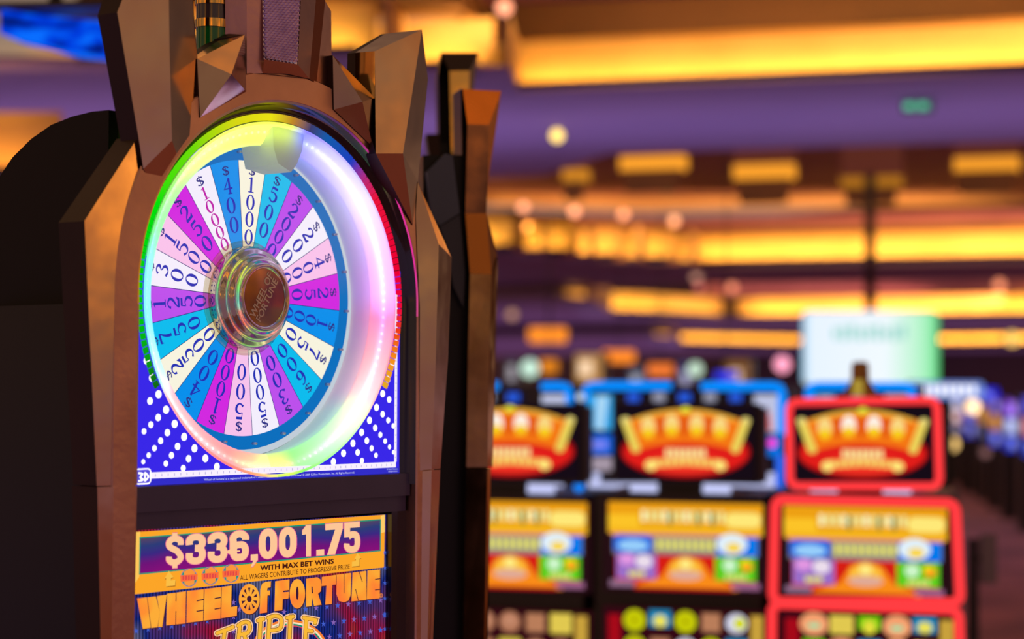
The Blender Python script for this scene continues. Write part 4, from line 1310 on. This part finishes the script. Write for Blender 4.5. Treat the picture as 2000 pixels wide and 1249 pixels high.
sign(1290, 723, 52, 26, 24, (240, 120, 50), 1.1, 'small orange lit sign right of the larger orange one', zc=3.8)
sign(1072, 716, 36, 30, 25, (225, 130, 30), 1.0, 'small amber sign right of the pale green lamp', zc=3.8)
sign(1418, 735, 44, 18, 18, (50, 60, 235), 1.1, 'small blue sign above the blue tubes', zc=3.8)
sign(1848, 763, 146, 36, 13, (120, 150, 235), .9, 'white lettered blue sign right of the hanging screen', hang=False, stand=True, letters=8, rgb2=(250, 250, 255))
sign(1793, 208, 62, 22, 19.5, (60, 75, 80), 1.0, 'green emergency sign on the purple ceiling', zc=4.5, letters=2, rgb2=(90, 190, 150))

# hanging screen
c = D(1700, 680, 26.5); sc = 26.5/FPX
scr = thing('hanging_screen', 'large white and green lit screen hung from a dark pole', 'screen', c, -BE*.4)
w, h = 266*sc, 150*sc
mb = MB(); mb.poly([(x, .0, z) for x, z in rrect(-w/2, -h/2, w/2, h/2, .09)], bodym)
mb.prism([Vector((x, .0, z)) for x, z in rrect(-w/2, -h/2, w/2, h/2, .09)], (0, .12, 0), bodym); mb.build('screen_case', scr)
m, nt, out = newmat('white_green_picture')
tc = N(nt, 'ShaderNodeTexCoord'); sp = N(nt, 'ShaderNodeSeparateXYZ'); nt.links.new(tc.outputs['Object'], sp.inputs[0])
mr = N(nt, 'ShaderNodeMapRange'); mr.inputs['From Min'].default_value = -w/2; mr.inputs['From Max'].default_value = w/2; nt.links.new(sp.outputs[0], mr.inputs['Value'])
cr = N(nt, 'ShaderNodeValToRGB')
for pos, c_ in ((.06, (228, 240, 252)), (.6, (238, 246, 252)), (.84, (185, 242, 205)), (.93, (150, 235, 175))):
    e_ = cr.color_ramp.elements.new(pos); e_.color = lin(c_)
cr.color_ramp.elements[0].color = lin((120, 200, 240)); cr.color_ramp.elements[-1].color = lin((40, 190, 90))
nt.links.new(mr.outputs[0], cr.inputs[0]); e = N(nt, 'ShaderNodeEmission'); nt.links.new(cr.outputs[0], e.inputs[0]); e.inputs[1].default_value = 1.05
nt.links.new(e.outputs[0], out.inputs[0])
mb = MB(); mb.poly([(x, -.004, z) for x, z in rrect(-w/2*.985, -h/2*.97, w/2*.985, h/2*.97, .08)], m)
for i in range(9):
    x = -.49+.11*i
    mb.box(x, x+.07, -.012, -.005, .12-.02*(i % 2), .26+.025*(i % 3), glow((150, 215, 205), 1))
mb.build('screen_face', scr)
mb = MB(); mb.tube([(.0, .06, h/2-.01), (.0, .06, 4.5-c.z)], .075, surf('brown_pole', (60, 40, 34), rough=.5), n=10); mb.build('pole', scr)

# ================================================================== CEILING WITH LIT RECESSES
purple = surf('purple_ceiling_paint', (172, 152, 205), (162, 144, 198), rough=.8, scale=.4)
purple2 = surf('plum_ceiling_paint', (152, 110, 164), (140, 100, 152), rough=.8, scale=.4)
brownc = surf('brown_ceiling_paint', (158, 104, 92), (142, 90, 80), rough=.8, scale=.4)
cream = surf('warm_plaster', (232, 190, 120), (222, 178, 108), rough=.7, scale=1.2)
bronze = surf('bronze_fascia', (150, 104, 56), (132, 92, 50), rough=.6, scale=1.0)
mauve = surf('mauve_fascia', (190, 120, 130), (180, 108, 120), rough=.6, scale=1)
lipm = surf('navy_lip', (34, 24, 70), (26, 18, 50), rough=.4, scale=1)
e1 = Vector((ca, -sa, 0)); e2 = Vector((sa, ca, 0))
trim_n = [0]
def tname(): trim_n[0] += 1; return 'trim_%d' % trim_n[0]
def wall_strip(pts, z0, z1, m, off=0.0, name=None, thick=.06):
    """vertical wall along a plan polyline, set back by off"""
    mb = MB()
    for a, b in zip(pts[:-1], pts[1:]):
        t = (b-a).normalized(); nn = Vector((-t.y, t.x, 0))
        if nn.dot(e2) < 0: nn = -nn
        A0, B0 = a+nn*off, b+nn*off
        A0 = A0-t*(0 if off <= 0 else off*.4); B0 = B0+t*(0 if off <= 0 else off*.4)
        q = [Vector((A0.x, A0.y, z0)), Vector((B0.x, B0.y, z0)), Vector((B0.x, B0.y, z1)), Vector((A0.x, A0.y, z1))]
        mb.prism(q, nn*thick, m)
    return struct(mb.build(name or tname()))
def slab(pts, z, m, name='ceiling', th=.08):
    mb = MB(); mb.prism([Vector((p.x, p.y, z)) for p in pts], (0, 0, th), m); return struct(mb.build(name))
def cove(edge_px, z, h, sc, label, energy=30., rgb=(255, 205, 100), skip=0):
    energy *= .62 if sc < 2 else .50
    pts = [G(x, y, z) for x, y in edge_px]
    lip = .07*sc; setb = .26*sc
    wall_strip(pts, z, z+lip, lipm, -.0, thick=.02*sc)
    # ledge floor
    mb = MB()
    for a, b in zip(pts[:-1], pts[1:]):
        t = (b-a).normalized(); nn = Vector((-t.y, t.x, 0))
        if nn.dot(e2) < 0: nn = -nn
        q = [a, b, b+nn*setb*1.2, a+nn*setb*1.2]
        mb.prism([Vector((p.x, p.y, z)) for p in q], (0, 0, -.02), purple)
    struct(mb.build(tname()))
    wall_strip(pts, z+.02, z+h, cream, setb)
    # lamp strips
    for (a, b), (p0, p1) in zip(zip(pts[:-1], pts[1:]), zip(edge_px[:-1], edge_px[1:])):
        if abs(p1[1]-p0[1]) > .65*abs(p1[0]-p0[0]) or (b-a).length < .3*sc: continue
        face = abs(p1[0]-p0[0])*a.length/FPX
        t = (b-a).normalized(); nn = Vector((-t.y, t.x, 0))
        if nn.dot(e2) < 0: nn = -nn
        mid = (a+b)/2+nn*setb*.45
        ld = bpy.data.lights.new('cove_and_fill_light', 'AREA'); ld.shape = 'RECTANGLE'
        ld.size = (b-a).length*.98; ld.size_y = .10*sc
        ld.energy = energy*face; ld.color = lin(rgb)[:3]
        lo = bpy.data.objects.new('cove_and_fill_light', ld); COL.objects.link(lo)
        tag(lo, label, 'light', 'amber strips in the ceiling coves')
        dirv = (nn*.75+Vector((0, 0, .8))).normalized()
        zax = -dirv; xax = t; yax = zax.cross(xax).normalized(); xax = yax.cross(zax).normalized()
        Mx = Matrix((xax, yax, zax)).transposed().to_4x4(); Mx.translation = Vector((mid.x, mid.y, z+.05*sc))
        lo.matrix_world = Mx
    return pts
# nearest recess
z1 = 4.5
E1 = cove([(150, 122), (690, 103), (722, 137), (925, 129), (950, 177), (2300, 124)], z1, .47, 1.0, 'amber strip hidden in the nearest ceiling recess', 12.5)
# second step of the recess above it
up1 = [G(x, y, z1+.47) for x, y in [(150, 55), (715, 37), (890, 31), (942, 87), (2300, 33)]]
wall_strip(up1, z1+.47, z1+.85, bronze, 0)
mb = MB()
struct(wall_strip([G(x, y, z1+.85) for x, y in [(880, -10), (960, 22), (2300, -28)]], z1+.85, z1+1.2, mauve, 0))
slab([G(x, y, z1+1.2) for x, y in [(2600, -20), (-400, -20), (-900, -900), (3600, -900)]], z1+1.2, brownc)
# (an added fill light brightens the bronze fascia above the nearest recess)
# ledges closing the steps
def shelf(pa, za, pb, m):
    mb = MB()
    for i in range(min(len(pa), len(pb))-1):
        q = [pa[i], pa[i+1], pb[i+1], pb[i]]
        mb.add([Vector((p.x, p.y, za)) for p in q], [(0, 1, 2, 3)], m)
    return struct(mb.build(tname()))
shelf([E1[0], E1[1], E1[3], E1[4], E1[5]], z1+.47, [p for p in up1], bronze)
# purple ceiling between first and second recess
far1 = [G(x, y, z1) for x, y in [(2300, 268), (1190, 300), (1060, 342), (700, 358), (-200, 380), (-500, 380)]]
slab([p+e2*.02 for p in E1]+far1, z1+.002, purple, th=.05)
slab([G(-1400, 100, z1), E1[0], far1[-1], G(-1600, 380, z1)], z1+.003, purple, th=.05)
# second recess: its ceiling, hanging light boxes, stepped cove
z2 = 4.3
e2px = [(600, 497), (964, 490), (1000, 490), (1004, 499), (1096, 498), (1104, 508), (1192, 507), (1204, 513), (1296, 512), (1310, 521), (2300, 504)]
E2 = cove(e2px, z2, .68, 2.2, 'amber strip in the stepped second ceiling band', 22)
zt2 = z2+1.35
wall_strip([p+e2*.5 for p in E2], z2+.68, z2+.86, bronze, 0)
mid2 = [G(x, y, z2+.86) for x, y in [(600, 425), (1310, 447), (2300, 428)]]
wall_strip(mid2, z2+.86, z2+1.12, mauve, 0)
mid3 = [G(x, y, z2+1.12) for x, y in [(600, 385), (1250, 410), (2300, 392)]]
wall_strip(mid3, z2+1.12, zt2+.05, cream, 0)
ld_pts = mid3
slab([G(x, y, zt2) for x, y in [(600, 372), (1250, 392), (2300, 378), (2500, 240), (400, 300)]], zt2, brownc)
boxes = [(1272, 318, 128, 26, 1.1), (1490, 335, 118, 28, 1.05), (1700, 355, 116, 20, .45), (1926, 320, 124, 26, 1.0), (1120, 342, 46, 22, .7)]
for i, (x, y, wp, hp, s) in enumerate(boxes):
    dep = 30; sc = dep/FPX; c = D(x, y, dep)
    bx = thing('ceiling_light_box', ['amber lit ceiling box left of the yellow spotlight', 'amber lit ceiling box second from the hanging screen pole', 'dim amber ceiling box crossed by the pole', 'amber lit ceiling box at the far right', 'small amber lit ceiling box at the far left'][i], 'ceiling light', c, -BE, 'amber boxes on the brown ceiling')
    w, h = wp*sc, hp*sc
    mb = MB(); mb.box(-w/2, w/2, 0, .3, -h/2, h/2, glow((250, 160, 45), s)); mb.build('lit_band', bx)
    mb = MB()
    mb.add([(-w*.47, .01, -h/2), (w*.47, .01, -h/2), (w*.40, .01, -h*2.3), (-w*.40, .01, -h*2.3)], [(0, 1, 2, 3)], bronze)
    mb.box(-w*.5, w*.5, .02, .32, h/2, max(h/2+.1, zt2-c.z), brownc)
    mb.build('box_side', bx)
def face_light(px0, px1, py, z, back, energy, rgb, label):  # added fill light floating before a fascia to brighten it, no real fitting
    a, b = G(px0, py, z), G(px1, py, z)
    ld = bpy.data.lights.new('cove_and_fill_light', 'AREA'); ld.shape = 'RECTANGLE'; ld.size = (b-a).length; ld.size_y = .3
    ld.energy = energy; ld.color = lin(rgb)[:3]
    lo = bpy.data.objects.new('cove_and_fill_light', ld); COL.objects.link(lo)
    tag(lo, label, 'light', 'amber strips in the ceiling coves')
    t = (b-a).normalized(); nn = Vector((-t.y, t.x, 0)); nn = nn if nn.dot(e2) > 0 else -nn
    mid = (a+b)/2-nn*back; zax = -(nn+Vector((0, 0, .15))).normalized(); yax = zax.cross(t).normalized(); xax = yax.cross(zax).normalized()
    Mx = Matrix((xax, yax, zax)).transposed().to_4x4(); Mx.translation = Vector((mid.x, mid.y, z-.25)); lo.matrix_world = Mx
face_light(600, 2200, 60, z1+.65, 1.8, 34, (255, 200, 130), 'added unseen amber fill light facing the bronze fascia over the nearest recess')
face_light(900, 2100, 440, z2+.9, 3.0, 150, (255, 190, 130), 'added unseen amber fill light facing the upper fascia of the second band')
# soffits and further coves
far2 = [G(x, y, z2) for x, y in [(2300, 545), (1400, 553), (1080, 565), (600, 580)]]
slab([p+e2*.02 for p in E2]+far2, z2+.002, purple2, th=.05)
z3 = 3.95
E3 = cove([(1085, 580), (1145, 614), (1290, 618), (1440, 626), (2300, 617)], z3, .80, 3.0, 'amber strip in the third ceiling band', 30, skip=1)
wall_strip([G(x, y, z3+.9) for x, y in [(1380, 575), (2300, 566)]], z3+.85, z3+1.25, mauve, 0)
face_light(1350, 2100, 578, z3+.9, 3.0, 70, (255, 180, 150), 'added unseen amber fill light facing the upper fascia of the third band')
far3 = [G(x, y, z3) for x, y in [(2300, 642), (1250, 645), (600, 660), (600, 600)]]
slab([G(600, 600, z3)]+[p+e2*.02 for p in E3]+far3[:-1], z3+.002, purple2, th=.05)
z4 = 3.5
E4 = cove([(1260, 655), (1290, 674), (1600, 680), (2300, 674)], z4, .55, 3.6, 'amber strip in the fourth ceiling band', 42, skip=1)
far4 = [G(x, y, z4) for x, y in [(2300, 690), (1260, 693), (600, 700), (600, 662)]]
slab([G(600, 662, z4)]+[p+e2*.02 for p in E4]+far4[:-1], z4+.002, purple2, th=.05)
z5 = 3.0
E5 = cove([(600, 716), (1350, 713), (1700, 712), (2300, 709)], z5, .55, 3.6, 'amber strip in the farthest ceiling band', 70)
# far wall
mb = MB()
a, b = G(-1800, 733, 2.2), G(3800, 733, 2.2)
wl = surf('far_wall_brown', (90, 62, 58), (70, 48, 56), rough=.8, scale=.05)
mb.prism([Vector((a.x, a.y, 0)), Vector((b.x, b.y, 0)), Vector((b.x, b.y, 12)), Vector((a.x, a.y, 12))], e2*.2, wl)
struct(mb.build('wall_back'))
# floor
m = surf('patterned_carpet', (205, 140, 158), (140, 98, 120), rough=.95, scale=1.3)
mb = MB(); mb.box(-5, 22, .5, 60, -.1, 0, m); struct(mb.build('floor'))

# left background: blue lit tube sign, amber cove
c = D(90, 55, 8)
bs = thing('blue_tube_sign', 'wavy blue lit band at the top left behind the gold pillar', 'sign', c, R(-8))
mb = MB()
sc = 8/FPX
bl_m = glow_noise('blue_wave', [(.35, (4, 10, 60)), (.5, (0, 60, 225)), (.62, (10, 110, 255))], 1.0, 5, (1.0, 1, 3.0))
pts_t = [(-95, 40), (-40, 30), (20, 22), (110, 12)]; pts_b = [(-95, -8), (-30, -25), (30, -40), (110, -48)]
for (x0_, y0_), (x1_, y1_), (x2_, y2_), (x3_, y3_) in zip(pts_t[:-1], pts_t[1:], pts_b[1:], pts_b[:-1]):
    mb.prism([Vector((x0_*sc, 0, y0_*sc)), Vector((x1_*sc, 0, y1_*sc)), Vector((x2_*sc, 0, y2_*sc)), Vector((x3_*sc, 0, y3_*sc))], (0, .25, 0), bl_m)
mb.build('lit_band', bs)
mb = MB(); mb.box(-110*sc, 125*sc, -.02, .3, 38*sc, 52*sc, bodym); mb.tube([(0, .1, 52*sc), (0, .1, 4.5-c.z)], .03, bodym, n=8); mb.build('sign_bracket', bs)
cove([(-700, 318), (60, 318)], 3.6, .5, 1.5, 'amber strip in the low ceiling band at far left', 5, (255, 190, 100))
cove([(-700, 352), (60, 350)], 3.3, .5, 1.5, 'amber strip under the low band at far left', 5, (255, 180, 90))

# post and panel beside the aisle
c = D(1902, 1100, 9.0)
po = thing('aisle_post', 'dark upright post with a grey panel beside the aisle right of the red frame', 'post', (c.x, c.y, 0))
z_t = CAMZ-(1050-747)*9/FPX
mb = MB(); mb.box(-.016, .022, 0, .05, 0, z_t, surf('navy_post', (16, 14, 34), rough=.5)); mb.build('upright', po)
mb = MB(); mb.box(.035, .105, 0, .04, z_t-.20, z_t+.02, surf('grey_panel', (120, 110, 130), rough=.6)); mb.box(.02, .04, .01, .03, z_t-.1, z_t-.08, bodym); mb.build('grey_panel', po)

# ================================================================== LIGHT OF THE HALL AND ADDED CEILING FILL
def ceiling_fill(p, z, sx, sy, energy, rgb, label):  # added area light floating below the soffit to brighten the ceiling
    ld = bpy.data.lights.new('ceiling_fill_light', 'AREA'); ld.shape = 'RECTANGLE'; ld.size = sx; ld.size_y = sy
    ld.energy = energy; ld.color = lin(rgb)[:3]
    lo = bpy.data.objects.new('ceiling_fill_light', ld); COL.objects.link(lo)
    tag(lo, label, 'light', 'added violet fill lights under the ceiling')
    lo.location = (p.x, p.y, z); lo.rotation_euler = (PI, 0, -BE)
ceiling_fill(G(1450, 240, z1), 2.7, 16, 3, 85, (205, 180, 245), 'added unseen violet fill light under the purple ceiling past the nearest recess')
ceiling_fill(G(-100, 250, z1), 2.7, 12, 3, 45, (215, 175, 240), 'added unseen violet fill light under the purple ceiling at the left')

w = bpy.data.worlds.new('hall'); C.world = w; w.use_nodes = True
nt = w.node_tree; nt.nodes.clear()
out = nt.nodes.new('ShaderNodeOutputWorld'); bg = nt.nodes.new('ShaderNodeBackground')
tc = nt.nodes.new('ShaderNodeTexCoord'); sp = nt.nodes.new('ShaderNodeSeparateXYZ')
nt.links.new(tc.outputs['Generated'], sp.inputs[0])
nz = nt.nodes.new('ShaderNodeTexNoise'); nz.inputs['Scale'].default_value = 2.2; nz.inputs['Detail'].default_value = 3
mp = nt.nodes.new('ShaderNodeMapping'); mp.inputs['Scale'].default_value = (1, 1, 4.5)
nt.links.new(tc.outputs['Generated'], mp.inputs[0]); nt.links.new(mp.outputs[0], nz.inputs['Vector'])
cr = nt.nodes.new('ShaderNodeValToRGB')
st = [(.36, (44, 34, 38)), (.43, (98, 80, 74)), (.50, (118, 99, 86)), (.57, (132, 106, 82)), (.62, (235, 150, 60)), (.68, (255, 180, 90))]
while len(cr.color_ramp.elements) < len(st): cr.color_ramp.elements.new(.5)
for el, (p_, c_) in zip(cr.color_ramp.elements, st): el.position = p_; el.color = lin(c_)
nt.links.new(nz.outputs['Fac'], cr.inputs[0])
# the hall's floor of lit machines glows violet below eye level, the coves glow above
mrz = nt.nodes.new('ShaderNodeMapRange'); mrz.inputs['From Min'].default_value = -.06; mrz.inputs['From Max'].default_value = .02
nt.links.new(sp.outputs['Z'], mrz.inputs['Value'])
mx = nt.nodes.new('ShaderNodeMix'); mx.data_type = 'RGBA'
nt.links.new(mrz.outputs[0], mx.inputs['Factor']); mx.inputs['A'].default_value = lin((112, 84, 108)); nt.links.new(cr.outputs[0], mx.inputs['B'])
nt.links.new(mx.outputs['Result'], bg.inputs[0]); bg.inputs[1].default_value = 1.65
nt.links.new(bg.outputs[0], out.inputs[0])

C.view_settings.view_transform = 'Standard'
C.view_settings.look = 'None'
C.view_settings.exposure = 0
C.view_settings.gamma = 1
C.view_settings.use_curve_mapping = False
